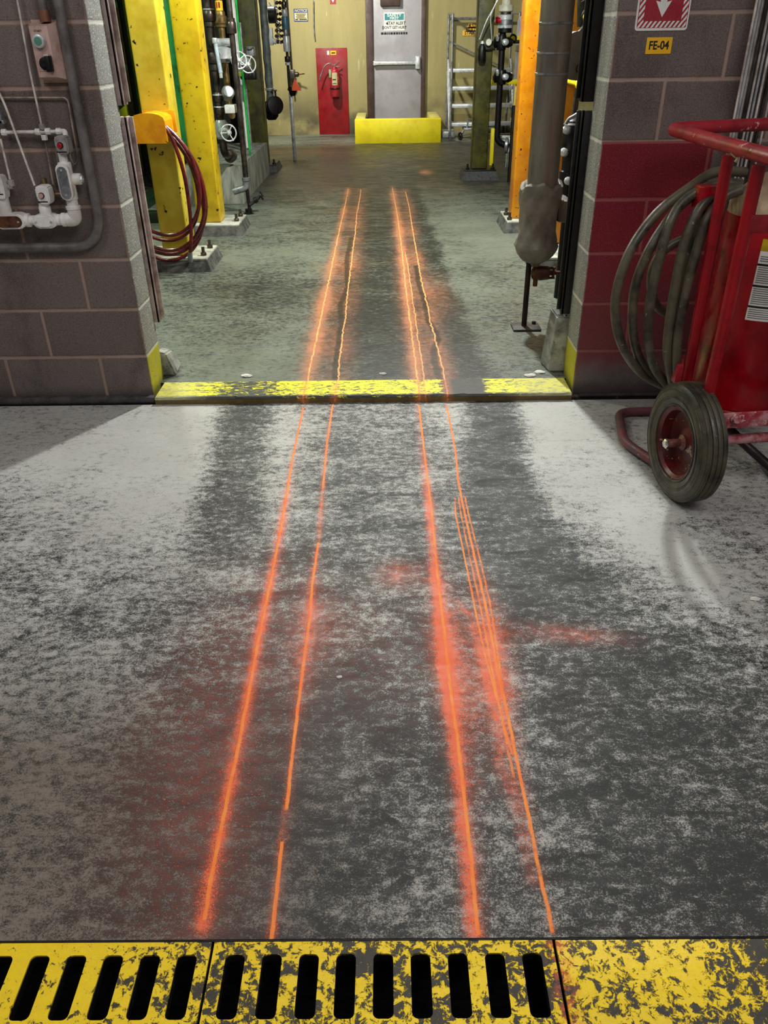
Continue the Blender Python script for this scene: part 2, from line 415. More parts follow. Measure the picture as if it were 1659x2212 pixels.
def floor_mesh(name, xs, ys, z, lines, tonef, sprayf, warmf, tintf, mat):
    nx, ny = len(xs), len(ys)
    X, Y = np.meshgrid(xs, ys)
    co = np.stack([X, Y, np.full_like(X, z)], -1).reshape(-1, 3)
    idx = np.arange(nx*ny).reshape(ny, nx)
    q = np.stack([idx[:-1, :-1], idx[:-1, 1:], idx[1:, 1:], idx[1:, :-1]], -1).reshape(-1, 4)
    me = bpy.data.meshes.new(name); me.vertices.add(len(co)); me.vertices.foreach_set('co', co.ravel().astype('f'))
    me.loops.add(q.size); me.loops.foreach_set('vertex_index', q.ravel().astype('i'))
    me.polygons.add(len(q)); me.polygons.foreach_set('loop_start', np.arange(0, q.size, 4, dtype='i')); me.polygons.foreach_set('loop_total', np.full(len(q), 4, dtype='i'))
    me.update(); me.validate()
    x, y = X.ravel(), Y.ravel(); D = {}
    for k, (pl, z_) in lines.items(): D[k] = sdist(x, y, gpl(pl, z_))
    def put(nm, arrs):
        a = me.attributes.new(nm, 'FLOAT_COLOR', 'POINT'); v = np.zeros((len(x), 4), 'f')
        for i, ar in enumerate(arrs): v[:, i] = ar
        a.data.foreach_set('color', v.ravel())
    ds = {k: np.clip(v[0], -.5, .5) for k, v in D.items()}
    put('da', [ds['a'], ds['b'], ds['c'], ds['d']]); put('db', [ds['e'], ds['f'], ds['g'], 0*x])
    core = {k: None for k in D}
    st = sprayf(x, y, D)
    put('sa', st['core'][:4]); put('sb', st['core'][4:]+[0*x])
    put('st', [tonef(x, y), st['spray'], warmf(x, y), tintf(x, y)])
    me.materials.append(mat)
    o = bpy.data.objects.new(name, me); COL.objects.link(o); o['kind'] = 'structure'
    return o

def floormat(name, light, light2, dark, tint, core1, core2, spray, dk=False, rough=.5, spk=1.):
    N = NT(name); p = N.pos(); pf = N.mapp(p, (1, 1.0, 1))
    A = N.attr('st'); g, spr, warm = N.sep(A.outputs['Vector']); tn = A.outputs['Alpha']
    n1 = N.noise(5, 8, .68); n2 = N.noise(44, 9, .76, N.mapp(p, (.8, 1.1, 1)), .3); n3 = N.noise(210, 5, .78)
    n4 = N.noise(11, 7, .7, N.mapp(p, (.5, 1.3, 1), (4, 2, 0)), .8)
    c_ = lambda n, k: N.mul(N.ma('SUBTRACT', n, .5), k)
    v = N.add(N.add(g, c_(n1, .9)), N.add(c_(n2, 3.0*spk), N.add(c_(n3, 2.4*spk), N.add(c_(N.noise(420, 4, .8), 1.2), c_(n4, 1.2*spk)))))
    v = N.ss(v, .08, .86)
    lt = N.mix(N.noise(3, 5, .6, N.mapp(p, loc=(9, 3, 1))), light, light2)
    lt = N.mix(tn, lt, tint)
    col = N.mix(v, lt, dark)
    # scuffs: thin pale scratches and dark pits
    sc1 = N.ss(N.noise(60, 6, .7, N.mapp(p, (.35, 1.8, 1), (1, 5, 2)), 1.2), .64, .72)
    col = N.mix(N.mul(sc1, .45), col, light)
    pit = N.ss(N.noise(120, 4, .8, N.mapp(p, loc=(7, 7, 7))), .61, .67)
    col = N.mix(N.mul(pit, .55), col, L(24, 24, 24))
    sp = N.ss(N.noise(210, 2, .6, N.mapp(p, loc=(2, 9, 4))), .745, .775)
    col = N.mix(N.mul(sp, .8), col, L(236, 230, 224))
    # faint red dust
    wv = N.mul(warm, N.ss(N.add(n2, c_(n3, .6)), .35, .7))
    col = N.mix(wv, col, L(150, 66, 48))
    dots = N.mul(N.ss(N.noise(260, 1, .5, N.mapp(p, loc=(3, 6, 1))), .70, .73), N.ss(N.add(warm, spr), .12, .5))
    col = N.mix(N.mul(dots, .9), col, spray)
    # overspray speckle
    n5 = N.noise(420, 4, .8, N.mapp(p, loc=(5, 5, 5))); n6 = N.noise(28, 6, .7, N.mapp(p, (1, 1, 1), (8, 1, 3)))
    sv = N.add(spr, N.add(c_(n5, 2.8), N.add(c_(n6, 1.2), c_(n3, 2.2))))
    sm = N.mul(N.mul(N.ss(sv, .4, .8), N.ss(spr, .0, .15)), .88)
    col = N.mix(N.mul(N.ss(spr, .0, .5), .13), col, spray); col = N.mix(sm, col, spray)
    # sharp lines
    wob = c_(N.noise(22, 5, .6), .022 if dk else .006)
    m_all = None; dark_all = None
    for an, sn, w0 in (('da', 'sa', .0042), ('db', 'sb', .0032)):
        a = N.attr(an); s_ = N.attr(sn)
        dv = list(N.sep(a.outputs['Vector']))+[a.outputs['Alpha']]; sv_ = list(N.sep(s_.outputs['Vector']))+[s_.outputs['Alpha']]
        for k in range(4 if an == 'da' else 3):
            ad = N.ma('ABSOLUTE', N.add(dv[k], wob))
            isd = dk and an == 'db' and k >= 1
            w1 = .019 if isd else w0
            mk = N.mul(N.ss(ad, w1*.45, w1*1.25, 1., 0.), N.ss(N.add(sv_[k], c_(N.noise(40, 5, .7, N.mapp(p, (1, .5, 1), (k, k, 0))), .9)), .25, .6))
            if isd: dark_all = mk if dark_all is None else N.ma('MAXIMUM', dark_all, mk)
            else: m_all = mk if m_all is None else N.ma('MAXIMUM', m_all, mk)
    if dark_all is not None: col = N.mix(N.mul(dark_all, .8), col, L(40, 34, 26))
    cc = N.mix(N.ss(N.noise(55, 5, .7, N.mapp(p, (1, .25, 1))), .35, .65), core1, core2)
    col = N.mix(m_all, col, cc)
    hb = N.add(N.add(N.mul(n2, 1.), N.mul(n3, .35)), N.mul(m_all, .25))
    rg = N.add(N.ss(n4, .3, .7, rough-.12, rough+.15), N.mul(m_all, .1))
    return N.out(col, rg, 0, N.bump(hb, .35, .006), .45)

FM = floormat('front_slab_concrete', L(212, 212, 206), L(170, 166, 158), L(38, 38, 35), L(124, 112, 100), L(255, 154, 62), L(255, 122, 44), L(255, 108, 58))
BM = floormat('back_slab_concrete', L(146, 154, 140), L(92, 100, 86), L(28, 31, 30), L(74, 60, 40), L(252, 158, 82), L(255, 188, 120), L(206, 130, 90), dk=True, rough=.38, spk=1.15)

def cores_front(x, y, D):
    def env(k, a, b, w=.03): t = D[k][1]; return sst(t, a, a+w)*(1-sst(t, b-w, b+1e-6))
    Y = y; c = {}
    c['a'] = 1.15*env('a', .0, 1.02)*(1-.35*sst(Y, 2.6, 3.1)*0)
    t = D['b'][1]
    c['b'] = np.where(Y < .98, 1.1, np.where(Y < 1.06, .1, np.where(Y < 1.6, .62, np.where(Y < 2.05, .85, np.where(Y < 2.4, .35, .6)))))
    c['c'] = 1.05*env('c', 0, 1.02)
    c['d'] = np.where(Y < 1.0, .55, np.where(Y < 2.35, .72, .98))*env('d', 0, 1.02)
    c['e'] = .62*env('e', .02, .98, .1); c['f'] = .5*env('f', .02, .98, .1); c['g'] = .5*env('g', .02, .98, .1)
    out = [c[k]*(np.abs(D[k][0]) < .06) for k in 'abcdefg']
    e = lambda k, w: np.exp(-(D[k][0]/w)**2)
    n = fnoise(x, y, 4, 5); n_ = fnoise(x, y, 9, 15)
    inside = (y < 3.15)
    s = 0*x
    s += (.62*e('a', .013)+.22*e('a', .035))*(.35+.9*sst(3.2-y, .2, 1.6))*(.5+n)
    s += (.38*e('b', .009)+.34*e('b', .04)*np.exp(-((y-1.62)/.28)**2)+.10*e('b', .02))*(.5+n)
    sc_ = sdist(x, y, [(a_-.007, b_) for a_, b_ in gpl(LINES['c'], 0)])[0]
    s += (.66*np.exp(-(sc_/.015)**2)+.16*e('c', .035)+.34*e('c', .05)*np.exp(-((y-1.55)/.28)**2))*(.45+n)*(.4+.8*sst(3.2-y, .2, 1.5))
    s += (.14*e('d', .02)+.34*e('d', .03)*np.exp(-((y-1.55)/.4)**2))*(.45+n)
    s += .30*e('g', .05)*np.exp(-((y-1.52)/.28)**2)
    # strokes between the right pair, a puff over the middle, a burst to the right
    bt = np.clip(D['c'][0]*D['d'][0] < 0, 0, 1)
    s += .30*bt*np.exp(-((y-1.45)/.30)**2)*(.4+n_)
    b = G(1230, 1370); s += .36*np.exp(-((x-b.x)/.15)**2-((y-b.y+.12*(x-b.x))/.045)**2)
    b = G(860, 1240); s += .4*np.exp(-((x-b.x)/.07)**2-((y-b.y)/.08)**2)
    b = G(700, 1350); s += .2*np.exp(-((x-b.x)/.1)**2-((y-b.y)/.15)**2)
    lf = sdist(x, y, gpl([(1085, 1620), (1060, 1500), (1020, 1340), (990, 1300)], 0))[0]
    s += .36*np.exp(-(lf/.012)**2)
    s += .26*np.exp(-(sdist(x, y, gpl([(1150, 1900), (1118, 1740), (1075, 1640)], 0))[0]/.015)**2)
    return {'core': out, 'spray': np.clip(s, 0, 1.4)}
def grime_shade_front(x, y):  # floor dirt, plus lit apron and shadow tones put into the colour
    n = fnoise(x, y, 2.2, 31)
    g = -.04+.70*sst(2.6-y+.25*np.abs(x+.2), 0., 1.25)
    lane = lambda pl, w: np.exp(-np.abs(sdist(x, y, gpl(pl, 0))[0]/w)**3)
    g += .75*lane([(535, 870), (505, 1050), (480, 1200)], .125)*sst(y, 1.75, 2.3)
    g += .95*lane([(1062, 860), (1075, 1000), (1120, 1180), (1180, 1330)], .125)
    g += .5*lane([(1130, 1160), (1230, 1400), (1330, 1560), (1500, 1780)], .15)
    g += .62*np.exp(-np.abs((x+.02)/.36)**4)*sst(y, 1.3, 2.6)
    g += .15*np.exp(-np.abs((x+.16)/.32)**4)
    g -= .10*np.exp(-((x+.02)/.12)**2)*sst(y, 1.5, 2.2)
    g -= .30*sst(-x, .42, .8)*sst(2.0-y, 0, .8)
    b = G(1450, 1190); g -= .65*np.exp(-(((x-b.x)*.8+(y-b.y)*.25)/.10)**2-(((y-b.y)*.8-(x-b.x)*.25)/.32)**2)  # paler strip inside the lamp spill, its brightness painted in
    b = G(1160, 1480); g -= .2*np.exp(-((x-b.x)/.08)**2-((y-b.y)/.12)**2)
    g = np.where((x > .3) & (y < 1.9), g+.06, g)
    # slab outside the lamp-lit apron: cast-shadow tone put into the colour
    out = sst(x-(.80-.144*(y-3.15)), .0, .05)+sst(-1.02+.59*(y-3.15)-x, 0, .05)
    g = g*(1-.55*np.clip(out, 0, 1)*sst(y, 1.6, 1.9))+.16*np.clip(out, 0, 1)
    g -= .06*sst(.86-y, 0, .04)
    g = np.clip(g*.93+(n-.5)*.4+.12*sst(x, .25, .5)*sst(1.7-y, 0, .5), -.3, .84)
    lm = np.maximum(lane([(535, 870), (505, 1050), (480, 1150)], .11)*sst(y, 1.9, 2.4), lane([(1062, 860), (1075, 1000), (1115, 1160), (1160, 1280)], .11)*sst(y, 1.6, 1.9))
    return g+(1.02-g)*lm*.75*(n+.35).clip(0, 1)
def warm_front(x, y):
    s = .52*np.exp(-((x+.43)/.17)**2-((y-1.25)/.45)**2)+.35*np.exp(-((x+.36)/.1)**2-((y-1.0)/.3)**2)+.3*np.exp(-((x+.05)/.35)**2-((y-1.55)/.3)**2)
    s += .25*np.exp(-((x+.33)/.14)**2-((y-1.75)/.25)**2)
    return np.clip(s, 0, 1)
def tint_front(x, y): return np.clip(.8*sst(1.9-y, 0, .9)*sst(-x, -.1, .3)+.35*sst(1.6-y, 0, .6), 0, 1)
xs = np.concatenate([np.arange(-3.2, -1.3, .08), np.arange(-1.3, 1.3, .011), np.arange(1.3, 3.2, .08)])
ys = np.concatenate([np.arange(.786, 3.149, .011), [3.15]])
FL = floor_mesh('floor', xs, ys, 0., {k: (v, 0.) for k, v in LINES.items()}, grime_shade_front, cores_front, warm_front, tint_front, FM)

ZB = .03
def cores_back(x, y, D):
    n = fnoise(x, y, 4, 5)
    def env(k, a, b, w=.02): t = D[k][1]; return sst(t, a, a+w)*(1-sst(t, b-w, b+1e-6))*(y < 8.75)
    c = [1.1*env('a', -.1, 1.), .62*env('b', -.1, 1.), 1.1*env('c', -.1, 1.), .85*env('d', -.1, 1.), .62*env('e', -.1, .98), .95*env('f', -.1, .98), .8*env('g', -.1, .98)]
    c = [q*(np.abs(D[k][0]) < .07) for q, k in zip(c, 'abcdefg')]
    e = lambda k, w: np.exp(-(D[k][0]/w)**2)
    f = sst(9.0-y, 0, .6)
    s = (.55*e('a', .03)+.35*e('a', .07)*np.exp(-((y-4.3)/.9)**2)+.6*e('c', .03)+.4*e('c', .07)+.45*e('d', .06)+.42*e('b', .08)+.25*e('a', .06))*(.25+1.3*n)
    s += .3*np.exp(-((x-.32)/.09)**2-((y-4.7)/.5)**2)+.22*np.exp(-((x+.33)/.18)**2-((y-5.4)/.25)**2)
    b = G(920, 372, ZB); s += .8*np.exp(-((x-b.x)/.08)**2-((y-b.y)/.22)**2)
    f = np.maximum(f, np.exp(-((x-b.x)/.3)**2-((y-b.y)/.5)**2))
    return {'core': c, 'spray': np.clip(s*f, 0, 1.2)}
def grime_back(x, y):
    n = fnoise(x, y, 1.6, 41); n2 = fnoise(x, y, 5, 47)
    wv = (n2-.5)*.10
    ctr = .03-.02*(y-3.3)*.3
    band = sst(x-ctr+.50+wv, 0, .22)*sst(.47+ctr-x-wv-.02*(y-3.3), 0, .10)
    g = .22+.66*band+.25*sst(y, 6.5, 8.5)
    g += .3*np.exp(-((x+.75)/.28)**2-((y-4.6)/.7)**2)
    b = G(1060, 520, ZB); g -= .55*np.exp(-((x-b.x)/.3)**2-((y-b.y)/.5)**2)
    g += .28*sst(y, 8.6, 9.6)*sst(12.6-y, 0, .6)-.35*sst(y, 12.2, 13); g += (fnoise(x*.35, y*1.3, 3, 77)-.5)*1.4*sst(y, 8, 10)
    return np.clip(g+.04+(n-.5)*.9, -.35, .92)
xb = np.concatenate([np.arange(-5, -1.5, .15), np.arange(-1.5, -.7, .03), np.arange(-.7, .75, .0145), np.arange(.75, 1.5, .03), np.arange(1.5, 5.1, .15)])
yb = np.concatenate([np.arange(3.326, 6, .018), np.arange(6, 8.8, .03), np.arange(8.8, 15.6, .08)])
floor_mesh('floor', xb, yb, ZB, {k: (v, ZB) for k, v in BLINES.items()}, grime_back, cores_back, lambda x, y: 0*x,
           lambda x, y: np.clip(.85*sst(y, 7.5, 9.5)*sst(13-y, 0, 1)+.15, 0, 1), BM)
# slab body behind and the ground under the viewer
bm = B(); box(bm, -3.2, 3.2, -.6, .60, -.3, 0); struct('floor', bm, CONC)
bm = B(); box(bm, -3.2, 3.2, .7875, 3.15, -.3, -.004); struct('floor', bm, CONCD)
bm = B(); box(bm, -5, 5, 3.33, 15.6, -.3, ZB-.004); struct('floor', bm, CONCD)

# ------------------------------------------------------------------ threshold strip with worn yellow paint
N = NT('worn_yellow_threshold'); x, y, z = N.sep(N.pos())
n = N.noise(48, 8, .78, N.mapp(N.pos(), (.6, 1.2, 1)), .6)
ctrd = N.add(N.mul(N.ss(N.ma('ABSOLUTE', N.ma('SUBTRACT', x, .33)), .03, .11, 1., 0.), .5), N.mul(N.ss(N.ma('ABSOLUTE', N.ma('ADD', x, .62)), .05, .2, 1., 0.), .09))
pale = N.ma('MAXIMUM', N.ss(x, .42, .7), N.ss(x, -.75, -.95))
edge = N.mul(N.ss(y, 3.175, 3.16), .12)
base = N.mix(N.noise(18, 6, .7), L(36, 38, 34), L(70, 70, 62))
base = N.mix(pale, base, N.mix(N.noise(30, 5, .7), L(196, 196, 150), L(140, 138, 104)))
yc = N.mix(pale, L(244, 236, 20), L(224, 216, 90))
mk = N.ss(N.add(n, N.add(ctrd, edge)), .52, .56, 1., 0.)
fv = N.ss(z, .018, .024)
om = None
for px_, w_ in ((658, 1.), (725, .8), (905, 1.), (965, .9), (918, .6)):
    q_ = N.ma('ABSOLUTE', N.ma('SUBTRACT', x, G(px_, 842, .03).x)); k_ = N.add(N.ss(q_, .002, .005, .75*w_, 0.), N.ss(q_, .004, .035, .45*w_, 0.)); om = k_ if om is None else N.ma('MAXIMUM', om, k_)
om = N.ma('MULTIPLY', om, N.ss(N.noise(90, 5, .75), .3, .62), clamp=True)
side = N.mix(N.noise(20, 6, .7), L(132, 104, 44), L(52, 44, 30))
col = N.mix(om, N.mix(fv, side, N.mix(mk, base, yc)), L(250, 140, 66))
THM = N.out(col, .5, 0, N.bump(n, .4, .004))
def gridslab(x0, x1, y0, y1, z0, z1, jx, amp, seed):
    """slab with a slightly chipped front edge"""
    bm = B(); r = random.Random(seed); nx = 120; top = []; bot = []
    for i in range(nx+1):
        X = x0+(x1-x0)*i/nx; a = r.random()*amp+(amp*1.5 if r.random() < .07 else 0)
        top.append([bm.verts.new((X, y0+a+.004, z1)), bm.verts.new((X, y1, z1))]); bot.append([bm.verts.new((X, y0+a*.3, z1-.008)), bm.verts.new((X, y0, z0)), bm.verts.new((X, y1, z0))])
    for i in range(nx):
        a, b = top[i], top[i+1]; c, d = bot[i], bot[i+1]
        bm.faces.new((a[0], b[0], b[1], a[1])); bm.faces.new((c[0], d[0], b[0], a[0])); bm.faces.new((c[1], d[1], d[0], c[0]))
    return bm
thl = G(334, 877); thr = G(1222, 862)
struct('trim_1', gridslab(-1.012, .79, 3.148, 3.328, -.02, ZB+.001, 0, .005, 4), THM)

# ------------------------------------------------------------------ walls
BWL = blockmat('block_wall_brown_grey', -1.03, False)
BWR = blockmat('block_wall_red_zone', .80, True, True)
bm = B(); box(bm, -3.3, -1.03, 3.2, 3.4, -.02, 3.42, .012, 3); struct('wall_left', bm, BWL)
bm = B(); box(bm, .80, 3.3, 3.2, 3.4, -.02, 3.42, .006, 2); struct('wall_right', bm, BWR)
bm = B(); box(bm, -1.03, .80, 3.2, 3.4, 2.75, 3.42); struct('wall_header', bm, BWL)
bm = B(); box(bm, -3.2, -1.02, 3.165, 3.2, 0, .028, .008); box(bm, .83, 3.2, 3.18, 3.2, 0, .012, .005)
struct('baseboard_front', bm, surf('mortar_base', L(78, 72, 72), .8, 0, L(50, 46, 46), 18, None, .6, 20, .6, 40))
# far wall, stained beige
N = NT('stained_beige_plaster'); x, y, z = N.sep(N.pos())
v = N.mapp(N.pos(), (1, 1, .18))
c = N.mix(N.noise(2.2, 7, .68, v), L(186, 174, 116), L(120, 108, 66))
c = N.mix(N.mul(N.ss(N.noise(9, 5, .7, v), .6, .7), .5), c, L(212, 206, 160))
c = N.mix(N.mul(N.ss(z, 0, .9, 1., 0.), N.ss(N.noise(1.6, 5, .6), .4, .6)), c, L(76, 70, 50))
c = N.mix(N.ss(N.noise(30, 3, .6), .74, .76), c, L(40, 34, 22))
WB = N.out(c, .75, 0, N.bump(N.noise(14, 5, .6), .2, .01))
YW = 14.0; YL = 15.2
bm = B(); box(bm, -5, -.2, YW, YW+.2, -.02, 3.4); box(bm, .55, 5, YW, YW+.2, -.02, 3.4); box(bm, -.2, .55, YW, YW+.2, 2.15, 3.4); struct('wall_back', bm, WB)
bm = B(); box(bm, -5, -1.5, 10.6, 10.7, -.02, 3.4); struct('added_dark_backing', bm, surf('added_dark_backing_green', L(22, 30, 16), .6, 0, L(8, 12, 8), 3))  # added dark sheet, stands in for the darkness behind the left pipes
bm = B(); box(bm, -5.1, -4.9, 3.4, YW, -.02, 3.4); struct('wall_left', bm, surf('dark_wall_green', L(30, 50, 22), .7, 0, L(14, 24, 10), 2))
bm = B(); box(bm, 4.9, 5.1, 3.4, YL, -.02, 3.4); struct('wall_right', bm, surf('dark_wall_olive', L(60, 56, 36), .7, 0, L(30, 28, 18), 2))

bm = B(); box(bm, -5.1, 5.1, 3.2, 14.2, 3.41, 3.5); struct('ceiling', bm, surf('dark_ceiling', L(70, 70, 64), .8, 0))
for y_ in (3.2,):
    for xa_, xb_ in ((-5.1, -3.3), (3.3, 5.1)):
        bm = B(); box(bm, xa_, xb_, 3.2, 3.4, -.02, 3.42); struct('wall_left' if xa_ < 0 else 'wall_right', bm, BWL)
# far door: frame, leaf, panic bar, closer, signs
d0, d1 = P(804, 0, YW).x, P(911, 0, YW).x
dr = bpy.data.objects.new('door_1', None); COL.objects.link(dr); dr.location = ((d0+d1)/2, YW, ZB); dr['kind'] = 'structure'
bm = B(); box(bm, d0-.105, d0, YW-.05, YW+.1, ZB, 2.2, .006); box(bm, d1, d1+.065, YW-.05, YW+.1, ZB, 2.2, .006); box(bm, d0-.105, d1+.065, YW-.05, YW+.1, 2.15, 2.25, .006)
obj('door_frame', bm, DRBR, dr)
bm = B(); box(bm, d0, d1, YW-.01, YW+.04, ZB, 2.15, .004); lf = obj('door_leaf', bm, DRGR, dr)
bm = B(); zb = P(850, 136, YW).z
box(bm, d0+.03, d1-.06, YW-.09, YW-.045, zb-.022, zb+.022, .006); box(bm, d1-.09, d1-.02, YW-.10, YW-.01, zb-.085, zb+.09, .012); box(bm, d0+.0, d0+.05, YW-.085, YW-.01, zb-.03, zb+.03, .008)
obj('panic_bar', bm, GALW, dr)
bm = B(); box(bm, d0+.12, d0+.42, YW-.08, YW-.01, P(830, 10, YW).z-.02, P(830, 0, YW).z+.12, .01)
obj('door_closer', bm, DRBR, dr)
def board(name, x0, x1, z0, z1, y, th, mat, parent, r=.004):
    bm = B(); prism(bm, rrect(x0, x1, z0, z1, r), y-th, y); return obj(name, bm, mat, parent)
# SAFETY FIRST sign on the door
a, b = P(829, 27, YW), P(874, 66, YW)
sg = thing('safety_sign', 'white SAFETY FIRST stay alert sign on the grey far door', 'sign', ((a.x+b.x)/2, YW-.012, b.z))
ys_ = YW-.012; wx = (a.x+b.x)/2; hh = a.z-b.z
board('sign_board', a.x, b.x, b.z, a.z, ys_, .004, WSGN, sg)
board('header_band', a.x+.012, b.x-.012, a.z-hh*.42, a.z-hh*.07, ys_-.004, .001, TSGN, sg)
text('lettering', 'SAFETY', wx, ys_-.0055, a.z-hh*.165, .052, WSGN, sg, sx=1.25, bold=.03); text('lettering', 'FIRST', wx, ys_-.0055, a.z-hh*.33, .045, WSGN, sg, sx=1.3, bold=.03)
text('lettering', '\u2666 STAY ALERT' if 0 else 'STAY ALERT', wx+.03, ys_-.0045, a.z-hh*.60, .058, INK, sg, sx=.88, bold=.02)
bm = B(); lathe(bm, (a.x+.048, ys_-.0045, a.z-hh*.60), (0, -1, 0), [(.014, 0), (.014, .001)], 12); obj('bullet_mark', bm, INK, sg)
text('lettering', "DON'T GET HURT", wx, ys_-.0045, a.z-hh*.83, .052, INK, sg, sx=.86, bold=.02)
a, b = P(823, 69, YW), P(880, 76, YW)
t2 = thing('door_stencil', 'thin strip of small dark lettering below the safety sign on the door', 'sign', ((a.x+b.x)/2, YW-.012, b.z))
bm = B(); r_ = random.Random(2); xx = a.x
while xx < b.x-.02:
    wdt = r_.uniform(.015, .04); box(bm, xx, min(xx+wdt, b.x), YW-.0125, YW-.011, b.z+.012, a.z-.006); xx += wdt+.008
obj('lettering', bm, INK, t2)
# NOTICE sign
a, b = P(634, 19, YW), P(666, 46, YW); hh = a.z-b.z
sg = thing('notice_sign', 'small cream NOTICE sign with blue border on the far wall', 'sign', ((a.x+b.x)/2, YW-.001, b.z))
board('sign_board', a.x, b.x, b.z, a.z, YW-.002, .004, BSGN, sg); board('text_panel', a.x+.01, b.x-.01, b.z+.01, a.z-hh*.32, YW-.006, .001, CSGN, sg)
text('lettering', 'NOTICE', (a.x+b.x)/2, YW-.0068, a.z-hh*.16, .045, CSGN, sg, sx=1.15, bold=.03, slant=.2)
for i, q in enumerate((.42, .52, .62, .72)):
    bm = B(); box(bm, a.x+.03+.012*(i % 2), b.x-.03-.01*(i % 3), YW-.0076, YW-.0068, a.z-hh*q-.006, a.z-hh*q+.002); obj('lettering', bm, INK, sg)
bm = B(); box(bm, a.x+.02, a.x+.06, YW-.0076, YW-.0068, b.z+.018, b.z+.032); obj('lettering', bm, INK, sg); bm = B(); box(bm, a.x+.08, b.x-.02, YW-.0076, YW-.0068, b.z+.018, b.z+.032); obj('lettering', bm, INK, sg)
# arrow sticker above the extinguisher
a, b = P(712, -14, YW), P(726, 9, YW)
sg = thing('arrow_sticker', 'small red square sticker with a white downward arrow on the far wall', 'sign', ((a.x+b.x)/2, YW-.001, b.z))
board('sign_board', a.x, b.x, b.z, a.z, YW-.001, .002, RSGN, sg); mx = (a.x+b.x)/2
bm = B(); prism(bm, [(mx-.03, b.z+.075), (mx, b.z+.02), (mx+.03, b.z+.075)], YW-.004, YW-.003); prism(bm, [(mx-.01, b.z+.07), (mx+.01, b.z+.07), (mx+.01, a.z-.02), (mx-.01, a.z-.02)], YW-.004, YW-.003)
obj('arrow_mark', bm, WSGN, sg)
# red back panel + hanging extinguisher
a, b = P(683, 104, YW), P(755, 288, YW)
pn = thing('red_panel', 'tall red painted backboard on the far wall behind the hanging extinguisher', 'panel', ((a.x+b.x)/2, YW-.02, ZB))
bm = B(); box(bm, a.x-.01, b.x, YW-.02, YW, ZB, a.z, .004); obj('board', bm, RPAN, pn)
c1 = P(709, 114, YW); c2 = P(720, 114, YW)
bm = B(); box(bm, c1.x-.018, c1.x+.018, YW-.022, YW-.02, c1.z-.028, c1.z+.028); obj('sticker', bm, WSGN, pn)
bm = B(); box(bm, c2.x-.045, c2.x+.045, YW-.022, YW-.02, c2.z-.028, c2.z+.028); obj('sticker', bm, YSGN, pn)
bm = B(); box(bm, c2.x-.03, c2.x+.03, YW-.0235, YW-.022, c2.z-.01, c2.z+.006); obj('lettering', bm, INK, pn)
e0 = P(725, 209, YW-.12); e1 = P(722, 148, YW-.12); ye = YW-.12; xe = (e0.x+e1.x)/2; R = .072
ex = thing('fire_extinguisher', 'red handheld fire extinguisher hanging on the red far wall panel', 'fire extinguisher', (xe, ye, e0.z))
h = e1.z-e0.z
bm = B(); lathe(bm, (xe, ye, e0.z), (0, 0, 1), [(R*.9, 0), (R, .012), (R, h*.88), (R*.85, h*.95), (R*.4, h), (.02, h+.03)], 28); obj('cylinder', bm, REDD, ex)
bm = B(); lathe(bm, (xe, ye, e0.z+h*.26), (0, 0, 1), [(R+.002, 0), (R+.004, .004), (R+.004, .02), (R+.002, .024)], 28, False); obj('strap', bm, BLK, ex)
bm = B(); lw = .055
for i in range(8):
    t0 = -2.1+i*.14; t1 = t0+.14; q = lambda t, z_: bm.verts.new((xe+math.sin(t+.55+PI*.15)*0+ (R+.0015)*math.cos(t), ye+(R+.0015)*math.sin(t), z_))
    bm.faces.new((q(t0, e0.z+h*.42), q(t1, e0.z+h*.42), q(t1, e0.z+h*.86), q(t0, e0.z+h*.86)))
bmesh.ops.remove_doubles(bm, verts=bm.verts[:], dist=1e-5)
lb = obj('instruction_label', bm, CSGN, ex)
bm = B(); box(bm, xe-.03, xe+.02, ye-R-.004, ye-R-.001, e0.z+h*.6, e0.z+h*.64); box(bm, xe-.03, xe+.025, ye-R-.004, ye-R-.001, e0.z+h*.47, e0.z+h*.49); obj('lettering', bm, INK, lb)
bm = B(); zt = e0.z+h
cyl(bm, (xe, ye, zt), (xe, ye, zt+.05), .018); obj('valve', bm, CHR, ex)
bm = B(); tube(bm, [(xe-.01, ye, zt+.03), (xe+.03, ye-.01, zt+.06), (xe+.09, ye-.02, zt+.10)], .009); tube(bm, [(xe, ye, zt+.02), (xe+.05, ye-.01, zt+.025), (xe+.085, ye-.02, zt+.02)], .008); obj('handle', bm, CHR, ex)
bm = B(); tube(bm, catmull([(xe-.01, ye-.02, zt+.045), (xe-.08, ye-.03, zt+.07), (xe-.15, ye-.03, zt+.03), (xe-.20, ye-.03, zt-.06), (xe-.235, ye-.03, zt-.15)]), [.008]*20+[.010]*5); obj('hose', bm, GAL, ex)
bm = B(); box(bm, xe-.085, xe-.05, ye-.05, ye-.045, zt-.12, zt-.01, .004); obj('inspection_tag', bm, surf('pale_green_tag', L(150, 170, 120), .5), ex)
bm = B(); box(bm, xe-.02, xe+.02, ye+R-.005, YW-.02, zt-.16, zt+.05); obj('wall_hook', bm, CHR, ex)
